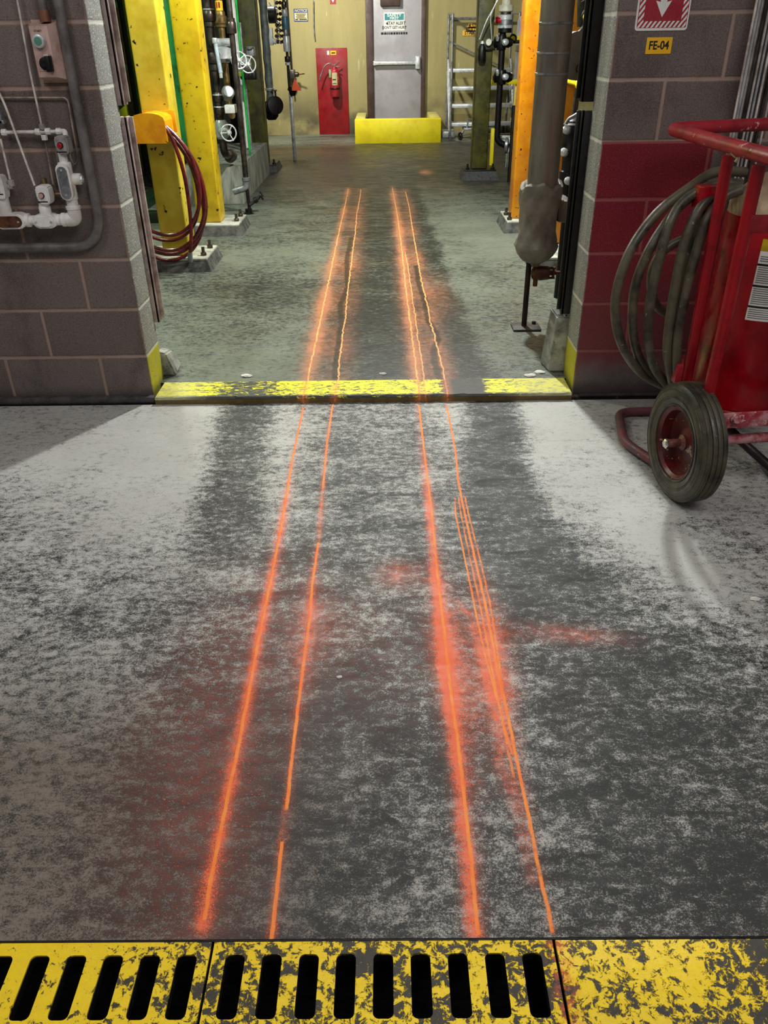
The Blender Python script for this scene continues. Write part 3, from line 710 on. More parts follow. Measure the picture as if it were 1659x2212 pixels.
# yellow kerb around the door
kf = 12.62; k0, k1 = P(767, 285, kf+.1).x, P(952, 285, kf+.1).x
kb = thing('door_kerb', 'bright yellow painted concrete kerb around the foot of the far door', 'kerb', ((k0+k1)/2, kf, ZB))
YK = surf('kerb_yellow', L(244, 226, 8), .5, 0, L(228, 204, 6), 5, L(60, 54, 24), .72, 26, .3)
bm = B(); box(bm, k0, k1, kf, kf+.18, ZB-.03, .345, .012); obj('front_wall', bm, YK, kb)
for xa, xb_ in ((k0, k0+.15), (k1-.15, k1)):
    bm = B(); box(bm, xa, xb_, kf+.18, YW-.05, ZB-.03, .34, .012); lab(obj('side_wall', bm, surf('pale_worn_kerb', L(214, 204, 120), .6, 0, L(190, 176, 80), 8), kb), 'pale worn side wall')

# ------------------------------------------------------------------ columns
GROUT = surf('weathered_grout', L(96, 96, 90), .75, 0, L(44, 44, 42), 14, L(150, 150, 142), .7, 30, .5, 60)
def column(name, x0, x1, y0, y1, mat, label, ztop=3.2, padm=GROUT, pad=None, topm=None, bolts=(), grp='painted steel columns', padh=.07, side=None):
    t = thing(name, label, 'column', ((x0+x1)/2, (y0+y1)/2, ZB), grp)
    zp = ZB
    if pad:
        px0, px1, py0, py1 = pad; s = .035; zp = ZB+padh
        bm = B(); hull8(bm, [(px0, py0, ZB-.02), (px1, py0, ZB-.02), (px1, py1, ZB-.02), (px0, py1, ZB-.02)], [(px0+s, py0+s, zp), (px1-s, py0+s, zp), (px1-s, py1-s, zp), (px0+s, py1-s, zp)])
        obj('grout_pad', bm, padm, t)
        bm = B(); box(bm, px0+s, px1-s, py0+s, py1-s, zp, zp+.014, .003); obj('base_plate', bm, topm or CONC, t); zp += .014
        for bx, by in bolts:
            bm = B(); cyl(bm, (bx, by, zp), (bx, by, zp+.055), .011, None, 10); hexn(bm, (bx, by, zp), (bx, by, zp+.02), .02); obj('anchor_bolt', bm, BLK if padm is CONCD else STEEL, t)
    bm = B(); box(bm, x0, x1, y0, y1, zp, ztop, .014, 3); obj('shaft', bm, mat, t)
    return t
PLATE = surf('dusty_base_plate', L(198, 200, 186), .5, .1, L(150, 152, 138), 14, L(70, 66, 50), .68, 40)
column('steel_column', -1.508, -1.325, 5.4, 5.6, YELP, 'nearest yellow column on the left, carrying the hose hanger', pad=(-1.78, -1.165, 5.28, 5.74), topm=PLATE, bolts=((-1.235, 5.40), (-1.235, 5.62), (-1.66, 5.42)))
column('steel_column', -1.505, -1.313, 6.5, 6.7, YEL, 'chipped yellow column just behind the hose hanger column, beside the pipes', pad=(-1.72, -1.13, 6.38, 6.86), topm=PLATE, bolts=((-1.2, 6.55), (-1.2, 6.75)))
column('steel_column', -1.57, -1.375, 9.9, 10.1, YELS, 'yellow column coloured olive for shade, behind the concrete plinth on the left', pad=(-1.75, -1.25, 9.8, 10.3), topm=BLK, padm=CONCD, bolts=((-1.3, 9.85),))
column('steel_column', .915, 1.08, 9.1, 9.28, YELS, 'yellow column coloured dark olive for shade, on black grout foot in front of the rolling stairs', pad=(.80, 1.21, 9.0, 9.42), topm=BLK, padm=CONCD, bolts=((.87, 9.08), (1.14, 9.08)), padh=.09)
column('steel_column', .985, 1.135, 6.5, 6.7, ORY, 'orange-yellow column directly left of the big insulated pipe', pad=(.905, 1.38, 6.36, 6.86), topm=PLATE, bolts=((.965, 6.46), (.965, 6.66)))
column('steel_column', 1.10, 1.20, 5.6, 5.8, ORY, 'narrow orange-yellow column seen right behind the big insulated pipe', pad=(.93, 1.42, 5.18, 6.0), topm=PLATE, bolts=((1.19, 5.4),))
column('steel_column', -2.98, -2.66, 9.0, 9.3, YGR, 'yellow-green column at the green vessels, lowest visible left of the hose', pad=(-3.05, -2.6, 8.9, 9.4), topm=DGR, padm=DGR)

# hose hanger and red hose
hg = thing('hose_hanger', 'amber yellow rounded hose hanger plate bolted to the nearest left column', 'hose hanger', (-1.48, 5.3, 1.0))
a = P(288, 300, 5.18); b = P(361, 310, 5.18); c = P(300, 247, 5.18); x0, x1, z0, z1 = P(286, 290, 5.18).x, P(360, 290, 5.18).x, P(325, 310, 5.18).z, P(325, 244, 5.18).z
pl = [(x0+.012, z0), (x1, z0), (x1, z0+.12)]
for i in range(9):
    t_ = i/8*PI; pl.append(((x0+x1)/2+(x1-x0)/2*math.cos(t_), z0+.12+(z1-z0-.12)*math.sin(t_)**.8))
pl.append((x0, z0+.02))
bm = B(); prism(bm, pl, 5.172, 5.18); obj('front_plate', bm, HKY, hg)
bm = B(); q = [(x1-.2+(.2)*1.0*u_, v_) for u_, v_ in ()]
box(bm, -1.50, P(378, 250, 5.39).x, 5.388, 5.4, z0+.04, z1+.0, .002); bp = obj('back_plate', bm, HKY, hg)
bm = B(); box(bm, P(369, 260, 5.38).x-.007, P(369, 260, 5.38).x+.007, 5.386, 5.389, P(365, 266, 5.38).z-.014, P(365, 256, 5.38).z+.01, .0005); obj('bolt_slot', bm, BLK, bp)
bm = B(); mx_, mz_ = (x0+x1)/2, (z0+z1)/2; prism(bm, [(mx_+(px_-mx_)*.96, mz_+(pz_-mz_)*.96) for px_, pz_ in pl], 5.18, 5.4); obj('saddle', bm, HKY, hg)
hs = B()
cx = (x0+x1)/2
for i, (rx, lx, bot, top) in enumerate(((434, 262, 508, 262), (441, 252, 540, 258), (443, 250, 548, 256), (437, 258, 562, 262), (430, 262, 520, 268))):
    y_ = 5.215+i*.033
    T_ = P(325, top, y_); Bt = P(368, bot, y_); Rr = P(rx, 430, y_); Lf = P(lx, 430, y_)
    pts = []
    for k in range(28):
        t_ = 2*PI*k/28; c_, s_ = math.cos(t_), math.sin(t_)
        cxm = (T_.x*.35+Bt.x*.65); czm = (T_.z*.42+Bt.z*.58)
        hw = (Rr.x-cxm) if c_ > 0 else (cxm-Lf.x)
        zz = czm+(T_.z-czm)*s_ if s_ > 0 else czm+(czm-Bt.z)*s_
        pw = 1.0 if s_ < 0 else .9
        pts.append((cxm+hw*math.copysign(abs(c_)**pw, c_)*(1-.35*max(0, s_)**3), y_+.012*math.sin(t_*2+i), zz))
    tube(hs, catmull(pts, 3, True), .0115, 10, True)
tube(hs, catmull([P(345, 262, 5.2), P(372, 300, 5.19), P(396, 370, 5.19), P(408, 440, 5.19), P(413, 500, 5.19), P(411, 545, 5.19)]), .0115)
ho = thing('hose_coil', 'glossy red-brown rubber hose coiled over the amber hanger', 'hose', (cx, 5.28, .2))
obj('hose', hs, HOSB, ho)
bm = B(); p_ = P(410, 545, 5.19); cyl(bm, p_, p_-Vector((0.004, 0, .06)), .016); lab(obj('end_fitting', bm, GAL, ho), 'dull metal end fitting')

# ------------------------------------------------------------------ green vessels and skid on the left
gv = thing('green_tank', 'large dark green vessel behind the nearest left column', 'tank', (-3.3, 8.0, ZB))
bm = B(); lathe(bm, (-3.2, 8.0, .72), (0, 0, 1), [(.2, 0), (.7, .06), (.85, .16), (.85, 2.5)], 48); obj('shell', bm, GRN, gv)
for zz in (1.12, 1.6):
    bm = B(); lathe(bm, (-3.2, 8.0, zz), (0, 0, 1), [(.855, 0), (.87, .01), (.87, .05), (.855, .06)], 48, False); obj('band', bm, DGR, gv)
bm = B(); lathe(bm, (-3.4, 8.0, .04), (0, 0, 1), [(.3, 0), (.3, .8)], 32); obj('skirt', bm, DGR, gv)
bm = B(); torus(bm, (-2.66, 7.32, 1.45), (.6, -.75, 0), .10, .014); obj('manway_ring', bm, GRNB, gv)
gt = thing('green_tank', 'slim bright green vertical vessel seen between the two left yellow columns', 'tank', (-2.2, 9.2, ZB))
bm = B(); lathe(bm, (-2.22, 9.0, .35), (0, 0, 1), [(.1, 0), (.27, .06), (.3, .14), (.3, 2.8)], 40); obj('shell', bm, surf('mid_green_paint', L(34, 130, 60), .35, 0, L(20, 80, 34), 4), gt)
for dx in (-.2, .2):
    bm = B(); cyl(bm, (-2.22+dx, 9.0, ZB), (-2.22+dx, 9.0, .42), .03); obj('leg', bm, DGR, gt)
sk = thing('skid_base', 'low dark green steel skid under the green vessels', 'skid', (-2.9, 7.2, ZB))
bm = B(); box(bm, -3.9, -1.86, 6.95, 7.05, ZB, .12, .005); box(bm, -2.75, -2.05, 8.2, 8.3, ZB, .1, .005); box(bm, -2.35, -2.2, 7.05, 8.2, ZB, .1, .005); obj('beam', bm, DGR, sk)
for pts, lb_ in ((((-2.05, 8.4, ZB), (-2.05, 8.4, 3.)), 'thin bright green vertical pipe near the white pipe'),):
    bm = B(); tube(bm, pts, .03); tag(obj('green_pipe', bm, GRNB), lb_, 'pipe')

# ------------------------------------------------------------------ left pipework
bm = B(); hull8(bm, [(-1.9, 7.83, 0), (-1.345, 7.83, 0), (-1.345, 9.75, 0), (-1.9, 9.75, 0)], [(-1.9, 7.84, .355), (-1.35, 7.84, .355), (-1.35, 9.74, .355), (-1.9, 9.74, .355)])
tag(obj('equipment_plinth', bm, PLN), 'low concrete equipment plinth under the left valve pipes', 'plinth')
def ring_fit(bm, p, d, r, h):
    lathe(bm, Vector(p)-Vector(d)*h/2, d, [(r*.9, 0), (r, h*.12), (r, h*.88), (r*.9, h)], 16)
def handwheel(bm, c, axis, R, r=.006, spokes=5):
    c = Vector(c); ax = Vector(axis).normalized(); torus(bm, c, ax, R, r, 30, 8); u, v = frame_of(ax)
    for i in range(spokes):
        a_ = 2*PI*i/spokes; tube(bm, [c, c+(u*math.cos(a_)+v*math.sin(a_))*R], r*.8, 6)
        e = c+(u*math.cos(a_)+v*math.sin(a_))*R; lathe(bm, e-ax*.007, ax, [(r*1.5, 0), (r*1.5, .014)], 8)
    lathe(bm, c-ax*.012, ax, [(R*.28, 0), (R*.28, .02), (R*.15, .03)], 12)
Y1 = 7.55
def vp(x, y, Y): return P(x, y, Y)
# pipe one
p0 = thing('steam_pipe', 'thick dark steel pipe with couplings and a handwheel valve, left of the plinth', 'pipe', (P(470, 200, Y1).x, Y1, .36))
xs1 = P(459, 100, Y1).x
bm = B(); tube(bm, fillet([(xs1, Y1, 2.6), (xs1, Y1, .49), (xs1+.0, Y1+.35, .44)], .1), .034, 16); obj('pipe_run', bm, STEEL, p0)
for yy, rr, hh_ in ((20, .045, .03), (34, .056, .075), (52, .045, .04), (112, .05, .05), (125, .056, .08), (145, .045, .05), (210, .044, .07), (238, .042, .06)):
    bm = B(); z_ = P(xs1*0+455+yy*.1, yy, Y1).z; ring_fit(bm, (xs1, Y1, z_), (0, 0, 1), rr, hh_); obj('coupling', bm, STEEL, p0)
for yy in (20, 108, 205, 231, 263):
    bm = B(); z_ = P(460, yy, Y1).z; torus(bm, (xs1, Y1, z_), (0, 0, 1), .042, .005, 24, 6); obj('collar', bm, GALW, p0)
c_ = P(494, 287, 7.3)
bm = B(); lathe(bm, (xs1, Y1, c_.z-.07), (0, 0, 1), [(.04, 0), (.058, .02), (.058, .12), (.04, .15)], 18); cyl(bm, (xs1, Y1, c_.z), (c_.x, 7.32, c_.z), .022); lathe(bm, (xs1+.02, Y1-.04, c_.z), (.4, -1, 0), [(.05, 0), (.05, .03), (.03, .06)], 16); obj('valve_body', bm, GALW, p0)
bm = B(); handwheel(bm, c_, (.25, -1, .1), .062, .006, 3); lab(obj('handwheel', bm, GALW, p0), 'pale three-spoke handwheel')
bm = B(); ring_fit(bm, (xs1, Y1+.3, .44), (0, 1, 0), .055, .1); obj('flange', bm, STEEL, p0)
# pipe two, brassy
Y2 = 7.75; xs2 = P(478, 60, Y2).x
p0 = thing('brass_pipe', 'brassy pipe with a yellow band and union nut, second from the left', 'pipe', (xs2, Y2, .8))
bm = B(); tube(bm, fillet([(xs2, Y2, 2.6), (xs2, Y2, .82), (xs2+.06, Y2-.25, .80)], .06), .028, 16); obj('pipe_run', bm, BRS, p0)
for yy, rr, hh_ in ((33, .042, .06), (43, .052, .06), (53, .042, .04)):
    bm = B(); ring_fit(bm, (xs2, Y2, P(476, yy, Y2).z), (0, 0, 1), rr, hh_); obj('union_nut', bm, BRS, p0)
z_ = P(472, 14, Y2).z; bm = B(); lathe(bm, (xs2, Y2, z_-.03), (0, 0, 1), [(.0305, 0), (.0305, .07)], 20, False); bd = obj('marker_band', bm, YSGN, p0); lab(bd, 'yellow marker band')
bm = B(); box(bm, xs2-.018, xs2-.008, Y2-.033, Y2-.0305, z_-.01, z_+.03); box(bm, xs2+.0, xs2+.014, Y2-.033, Y2-.0305, z_-.01, z_+.03); obj('lettering', bm, surf('band_red_ink', L(150, 40, 20), .5), bd)
bm = B(); lathe(bm, P(490, 205, Y2-.1), (.3, -1, .25), [(.03, 0), (.055, .02), (.055, .1), (.04, .14)], 18); lab(obj('elbow', bm, GALW, p0), 'pale elbow fitting')
c_ = P(488, 115, Y2)
bm = B(); lathe(bm, (xs2, Y2, c_.z-.07), (0, 0, 1), [(.04, 0), (.075, .03), (.075, .11), (.04, .14)], 18); lathe(bm, (xs2-.06, Y2-.05, c_.z+.08), (1, 0, 0), [(.03, 0), (.03, .14)], 12); obj('valve_body', bm, GALW, p0)
c_ = P(516, 130, 7.45)
bm = B(); cyl(bm, (xs2, Y2, c_.z), c_, .014); obj('stem', bm, GAL, p0)
bm = B(); handwheel(bm, c_, (.35, -1, .15), .062, .006, 5); lab(obj('handwheel', bm, GALW, p0), 'pale five-spoke handwheel')
# pipe three with second handwheel, drops to the floor
Y3 = 7.35; xs3 = P(523, 300, Y3).x
p0 = thing('drop_pipe', 'grey pipe dropping in front of the plinth to an elbow and floor drain valve', 'pipe', (xs3, Y3, ZB))
zt3 = P(510, 60, Y3).z; zb3 = P(538, 465, Y3).z
bm = B(); tube(bm, [(xs3, Y3, 2.6), (xs3, Y3, P(530, 388, Y3).z)], .023, 14); obj('pipe_run', bm, STEEL, p0)
ze = P(530, 400, Y3).z
bm = B(); tube(bm, fillet([(xs3, Y3, ze+.06), (xs3, Y3, ze-.02), (xs3-.12, Y3, ze-.05)], .05), .03, 14); ring_fit(bm, (xs3, Y3, ze+.05), (0, 0, 1), .036, .03); lab(obj('elbow', bm, GAL, p0), 'pale pipe elbow')
bm = B(); cyl(bm, (xs3, Y3, ze-.02), (xs3+.01, Y3-.02, ZB), .014); lathe(bm, (xs3, Y3-.02, ZB), (0, 0, 1), [(.05, 0), (.03, .012), (.03, .04)], 14); obj('drain_leg', bm, BLK, p0)
bm = B(); tube(bm, catmull([(xs3+.01, Y3-.02, .1), (xs3+.06, Y3, .13), (xs3+.11, Y3+.02, .17)]), .014, 10); ring_fit(bm, (xs3+.07, Y3, .14), (1, .2, .6), .026, .03); handwheel(bm, (xs3+.12, Y3+.02, .17), (1, 0, .3), .03, .005, 4); obj('drain_valve', bm, BLK, p0)
bm = B(); ring_fit(bm, (xs3, Y3, P(504, 60, Y3).z), (0, 0, 1), .04, .08); ring_fit(bm, (xs3, Y3, P(504, 45, Y3).z), (0, 0, 1), .034, .04); obj('coupling', bm, STEEL, p0)
c_ = P(536, 139, 7.5)
p0 = thing('valve', 'rear steel valve whose handwheel peeks right behind the front one', 'valve', (c_.x, 7.5, c_.z))
bm = B(); cyl(bm, c_, c_+Vector((-.05, .2, 0)), .014); lathe(bm, c_+Vector((-.05, .2, 0)), (-.2, 1, 0), [(.03, 0), (.05, .02), (.05, .08)], 14); obj('body', bm, GAL, p0)
bm = B(); handwheel(bm, c_, (.3, -1, .1), .062, .0055, 3); obj('handwheel', bm, GALW, p0)
# white pipe behind, gauge glass, junction box, actuator
bm = B(); xw = P(503, 30, 9.3).x; cyl(bm, (xw, 9.3, .354), (xw, 9.3, 2.8), .038); tag(obj('white_pipe', bm, WHT), 'white painted vertical pipe behind the dark left pipes', 'pipe')
bm = B(); xg = P(515, 60, 8.6).x; cyl(bm, (xg, 8.6, .36), (xg, 8.6, 2.8), .011); tag(obj('green_pipe', bm, GRNB), 'green pipe just right of the white pipe', 'pipe')
gl = thing('sight_glass', 'slanting clear sight glass tube beside the first pipe', 'gauge', P(474, 160, 7.4))
bm = B(); tube(bm, [P(465, 92, 7.4), P(477, 158, 7.38)], .017, 12); obj('glass_tube', bm, SKIN, gl)
bm = B(); ring_fit(bm, P(464, 88, 7.4), (0, 0, 1), .022, .04); obj('end_cap', bm, GALW, gl); bm = B(); ring_fit(bm, P(477, 161, 7.38), (0, 0, 1), .014, .05); obj('end_cap', bm, GALW, gl)
a, b = P(484, 227, 7.35), P(508, 245, 7.35)
bm = B(); box(bm, a.x, b.x, 7.35, 7.45, b.z, a.z, .006); tag(obj('junction_box', bm, WHT), 'pale grey square junction box beside the thick left pipe', 'box')
ac = thing('actuator', 'black electric actuator with pale cover in front of the olive left column', 'actuator', P(545, 175, 8.9))
a, b = P(530, 100, 8.9), P(549, 122, 8.9); bm = B(); box(bm, a.x, b.x, 8.9, 9.02, b.z, a.z, .012); torus(bm, ((a.x+b.x)/2, 8.89, a.z-.01), (0, 0, 1), .04, .008, 20, 6); lab(obj('cover', bm, GAL, ac), 'grey ribbed cover')
a, b = P(518, 155, 8.9), P(556, 172, 8.9); bm = B(); box(bm, a.x, b.x, 8.88, 9.04, b.z, a.z, .015)
for i in range(4): box(bm, b.x-.12+i*.035, b.x-.105+i*.035, 8.87, 8.88, b.z+.01, a.z+.04, .003)
obj('housing', bm, BLK, ac)
a, b = P(513, 155, 8.86), P(527, 165, 8.86); bm = B(); box(bm, a.x, b.x, 8.86, 8.88, b.z, a.z, .002); lab(obj('tag_plate', bm, YGR, ac), 'yellow-green tag')
bm = B(); xq = P(527, 300, 9.0).x; tube(bm, [(xq, 9.0, .36), (xq, 9.0, 1.1)], .018); tube(bm, [(xq+.06, 9.05, .36), (xq+.06, 9.05, 1.5)], .014); obj('conduit', bm, GAL, ac)
# wrapped grey pipe with flange elbow
Y4 = 10.7; xs4 = P(572, 60, Y4).x
p0 = thing('wrapped_pipe', 'grey wrapped pipe ending in a black flanged elbow beside the olive left column', 'pipe', (xs4, Y4, .5))
zq = P(588, 215, Y4).z
N_ = 26; bm = B(); pts = [(xs4+.003*math.sin(i*2.1), Y4, 2.6-(2.6-zq)*i/N_) for i in range(N_+1)]
pts += [(xs4+.01, Y4-.02, zq-.05), (xs4+.04, Y4-.06, zq-.09)]
tube(bm, pts, [.045+.003*math.sin(i*1.7) for i in range(len(pts))], 14); obj('pipe_run', bm, surf('slate_wrap', L(110, 118, 116), .55, .1, L(70, 80, 76), 9), p0)
bm = B(); c_ = P(592, 228, Y4-.12); lathe(bm, c_, (.5, -.8, .1), [(.05, -.04), (.1, -.03), (.1, 0), (.07, .01), (.1, .02), (.1, .05), (.05, .06)], 24); lathe(bm, (xs4, Y4, zq-.02), (0, 0, -1), [(.06, 0), (.085, .06), (.085, .16), (.05, .2)], 20); obj('flanged_elbow', bm, BLK, p0)
bm = B(); torus(bm, (xs4, Y4, P(583, 191, Y4).z), (0, 0, 1), .05, .006); torus(bm, (xs4, Y4, P(583, 194, Y4).z), (0, 0, 1), .05, .006); obj('clamp_band', bm, GALW, p0)
bm = B(); tube(bm, [P(594, 194, Y4-.05), P(596, 215, Y4-.05)], .012); box(bm, P(588, 193, Y4).x, P(600, 193, Y4).x, Y4-.1, Y4-.08, P(590, 196, Y4).z, P(590, 193, Y4).z); obj('bleed_valve', bm, STEEL, p0)
# manifold and slim valve stand
Y5 = 10.88; xs5 = P(613, 60, Y5).x
p0 = thing('valve_stand', 'slim regulator pipe with orange handled valve on a grey floor post', 'valve', (P(637, 346, Y5).x, Y5, ZB))
xft = P(637, 346, Y5).x
bm = B(); box(bm, xft-.02, xft+.02, Y5-.02, Y5+.02, ZB, P(625, 200, Y5).z, .003); obj('post', bm, GAL, p0)
zt_ = P(625, 195, Y5).z
bm = B(); tube(bm, [(xs5+.02, Y5, zt_), (xs5+.02, Y5, P(615, 100, Y5).z), (xs5+.02, Y5, 2.4)], .017); obj('pipe_run', bm, BLK, p0)
for yy, rr, hh_, mm in ((128, .034, .06, STEEL), (138, .03, .03, GALW), (95, .04, .16, GALW), (50, .042, .13, BLUE), (70, .028, .08, GAL), (28, .034, .07, GALW), (10, .03, .06, STEEL)):
    bm = B(); ring_fit(bm, (xs5+.02, Y5, P(613, yy, Y5).z), (0, 0, 1), rr, hh_); obj('fitting', bm, mm, p0)
bm = B(); lathe(bm, (xs5+.06, Y5-.02, zt_-.06), (0, 0, 1), [(.03, 0), (.05, .05), (.065, .07), (.05, .1)], 14); obj('base_cup', bm, BLK, p0)
bm = B(); hull8(bm, [(xs5+.06, Y5-.1, zt_), (xs5+.17, Y5-.1, zt_), (xs5+.17, Y5-.04, zt_), (xs5+.06, Y5-.04, zt_)], [(xs5+.06, Y5-.1, zt_+.03), (xs5+.1, Y5-.1, zt_+.13), (xs5+.1, Y5-.07, zt_+.13), (xs5+.06, Y5-.07, zt_+.03)]); lab(obj('handle', bm, ORG, p0), 'orange plastic lever')
mf = thing('manifold', 'cluster of small copper brown gauge fittings at the top left of the far wall', 'manifold', P(600, 95, 11.2))
bm = B(); r_ = random.Random(5)
for i in range(9):
    for j in range(3):
        c_ = P(598+j*7+r_.uniform(-1, 1), -6+i*12, 11.2); lathe(bm, c_, (0, -1, 0), [(.012, 0), (.02, .006), (.02, .03), (.008, .04)], 10)
    c1_, c2_ = P(595, -6+i*12, 11.22), P(617, -6+i*12, 11.22); tube(bm, [c1_, c2_], .006, 6)
obj('knob_row', bm, RUST, mf)
bm = B(); box(bm, P(592, 0, 11.23).x, P(596, 0, 11.23).x, 11.2, 11.26, P(594, 95, 11.2).z, 2.0, .004); box(bm, P(581, 60, 11.1).x, P(588, 60, 11.1).x, 11.05, 11.15, P(584, 98, 11.1).z, P(584, 60, 11.1).z, .004)
tube(bm, catmull([P(582, 5, 11.1), P(590, 18, 11.1), P(598, 20, 11.1), P(597, 28, 11.1)]), .012); cyl(bm, P(588, 88, 11.1), P(597, 90, 11.1), .03); obj('bracket', bm, WHT, mf)
bm = B(); lathe(bm, P(580, 32, 11.1), (1, 0, 0), [(.09, 0), (.09, .08), (.05, .1)], 18); obj('pilot_dome', bm, BLK, mf)
for i in range(4):
    bm = B(); tube(bm, catmull([P(599+i*2, 45+i*14, 11.1), P(604, 50+i*14, 11.08), P(602+i*2, 58+i*12, 11.1)]), .008, 8); obj('loop_tube', bm, GALW, mf)
cv = thing('conduit', 'thin dark conduit on the far wall with a small lever valve at its foot', 'conduit', P(632, 170, 13.9))
bm = B(); tube(bm, [P(617, -30, 13.9), P(620, 10, 13.9), P(630, 155, 13.9)], .014); obj('pipe_run', bm, BLK, cv)
bm = B(); c_ = P(631, 161, 13.85); box(bm, c_.x-.05, c_.x+.05, 13.78, 13.9, c_.z-.06, c_.z+.07, .02); lathe(bm, (c_.x+.05, 13.84, c_.z), (1, 0, 0), [(.035, 0), (.035, .04), (.02, .06)], 14); tube(bm, [(c_.x, 13.85, c_.z-.06), (c_.x+.01, 13.85, c_.z-.2)], .014); obj('valve_body', bm, STEEL, cv)
bm = B(); tube(bm, [(c_.x+.1, 13.84, c_.z), (P(658, 160, 13.84).x, 13.8, c_.z+.01)], .009); lab(obj('lever', bm, BRS, cv), 'brass lever')
bm = B(); tube(bm, [P(677, 0, 13.96), P(678, 62, 13.96), P(680, 85, 13.96)], .008); tag(obj('hanging_wire', bm, GAL), 'thin pale wire hanging on the far wall left of the red panel', 'wire')

# ------------------------------------------------------------------ right pipework
Y6 = 4.05
ip = thing('insulated_pipe', 'large metal clad insulated pipe with cloth boot in the right foreground of the doorway', 'pipe', (.745, Y6, .35))
xp = .752; zj = P(1165, 412, Y6).z; zc = .36
bm = B(); lathe(bm, (xp, Y6, zj-.03), (0, 0, 1), [(.073, 0), (.073, 2.2)], 40)
r_ = random.Random(9)
cl = obj('cladding', bm, INS, ip)
for yy in (48, 112, 157):
    bm = B(); z_ = P(1195, yy, Y6).z; lathe(bm, (xp, Y6, z_-.009), (0, 0, 1), [(.0735, 0), (.0755, .001), (.0755, .009), (.0735, .010)], 40, False); obj('strap_band', bm, GAL, ip)
bm = B(); prof = []
for i in range(22):
    t_ = i/21; z_ = .015+t_*(zj-zc+.02)
    r = .094+.006*math.sin(t_*9)+(.004 if t_ > .9 else 0)
    if t_ < .25: r = .1*math.sqrt(max(.03, 1-(1-t_/.25)**2))*.93+.012
    prof.append((r, z_))
prof = [(.02, 0)]+prof+[(.085, zj-zc+.045), (.074, zj-zc+.04)]
lathe(bm, (xp-.005, Y6, zc-.01), (0, 0, 1), prof, 40)
for v in bm.verts:
    a_ = math.atan2(v.co.y-Y6, v.co.x-xp); k = .004*math.sin(a_*5+v.co.z*20)+.003*math.sin(a_*9-v.co.z*45)
    d = Vector((math.cos(a_), math.sin(a_), 0)); v.co += d*k
    if v.co.z > zj: v.co.z += .012*math.sin(a_*3+1)+.006*math.sin(a_*7)
obj('insulation_boot', bm, INSG, ip)
bm = B(); box(bm, xp+.085, .905, Y6-.02, Y6+.16, P(1210, 480, Y6).z, P(1210, 432, Y6).z, .015); lab(obj('side_box', bm, DRK, ip), 'dark brown side box')
sp = .719
bm = B(); cyl(bm, (sp, Y6, .032), (sp, Y6, zc+.03), .014, None, 16); obj('support_leg', bm, surf('rusty_black_steel', L(48, 24, 16), .5, .3, L(22, 12, 8), 20), ip)
bm = B(); box(bm, .655, .80, Y6-.07, Y6+.05, ZB, ZB+.012, .002); pp = obj('foot_plate', bm, surf('dusty_dark_plate', L(90, 88, 84), .5, .3, L(50, 46, 42), 12), ip)
bm = B(); hexn(bm, (.775, Y6+.025, .042), (.775, Y6+.025, .055), .011); obj('anchor_bolt', bm, BLK, pp)
c_ = P(1163, 590, Y6)
vb = B(); lathe(vb, (c_.x-.035, Y6, c_.z), (1, 0, 0), [(.02, 0), (.033, .01), (.036, .05), (.033, .085), (.022, .09)], 18)
cyl(vb, (c_.x-.012, Y6, c_.z-.065), (c_.x-.012, Y6, c_.z+.05), .012)
lathe(vb, (c_.x+.05, Y6, c_.z), (1, 0, 0), [(.012, 0), (.012, .02), (.03, .022), (.03, .028), (.01, .03), (.01, .075)], 14)
for q in (-1, 1): cyl(vb, (c_.x+.05, Y6, c_.z+q*.025), (c_.x+.085, Y6, c_.z+q*.025), .006)
dv = thing('drain_valve', 'small rusty bronze drain valve under the cloth pipe boot', 'valve', (c_.x, Y6, c_.z-.06))
obj('body', vb, RUST, dv)
bm = B(); handwheel(bm, (c_.x+.128, Y6, c_.z), (1, -.25, 0), .033, .005, 4); obj('handwheel', bm, RUST, dv)
# dark insulated drum and black clutter to its right
dm = thing('insulated_drum', 'dark rounded insulated box between the big pipe and the right doorway track', 'insulated box', (.93, 4.3, P(1240, 172, 4.3).z))
x0_, x1_ = P(1214, 130, 4.3).x, 1.25; z0_, z1_ = P(1240, 174, 4.3).z, P(1240, 78, 4.3).z
bm = B(); prism(bm, rrect(x0_, x1_, z0_, z1_+.02, .07, 8), 4.3, 4.5); obj('shell', bm, DRK, dm)
bm = B(); cyl(bm, (1.1, 4.4, ZB), (1.1, 4.4, z0_+.02), .025); obj('stand_leg', bm, BLK, dm)
bm = B(); torus(bm, (x0_+.09, 4.297, z0_+.05), (0, 1, 0), .018, .003, 20, 6); torus(bm, (x0_+.17, 4.297, z0_+.06), (0, 1, 0), .015, .003, 20, 6); obj('rivet_ring', bm, BLK, dm)
mv = thing('motor_valve', 'black motorised valve cluster low behind the right doorway track', 'valve', (P(1228, 400, 4.6).x, 4.6, .6))
bm = B()
for (x_, y_, r, h_) in ((1236, 300, .06, .16), (1232, 350, .045, .1), (1226, 395, .05, .14), (1240, 270, .04, .06)):
    c_ = P(x_, y_, 4.6); lathe(bm, c_-Vector((0, 0, h_/2)), (0, 0, 1), [(r*.7, 0), (r, .01), (r, h_-.01), (r*.7, h_)], 18)
q_ = P(1224, 440, 4.6); cyl(bm, P(1236, 300, 4.6), q_, .02); cyl(bm, (q_.x, 4.6, ZB), (q_.x, 4.6, q_.z+.02), .02); obj('body', bm, BLK, mv)
for (x_, y_) in ((1225, 282), (1220, 330), (1229, 392)):
    bm = B(); c_ = P(x_, y_, 4.52); lathe(bm, c_, (-.5, -1, .3), [(.012, -.02), (.02, 0), (.02, .03), (.01, .035)], 12); obj('fitting', bm, GALW, mv)
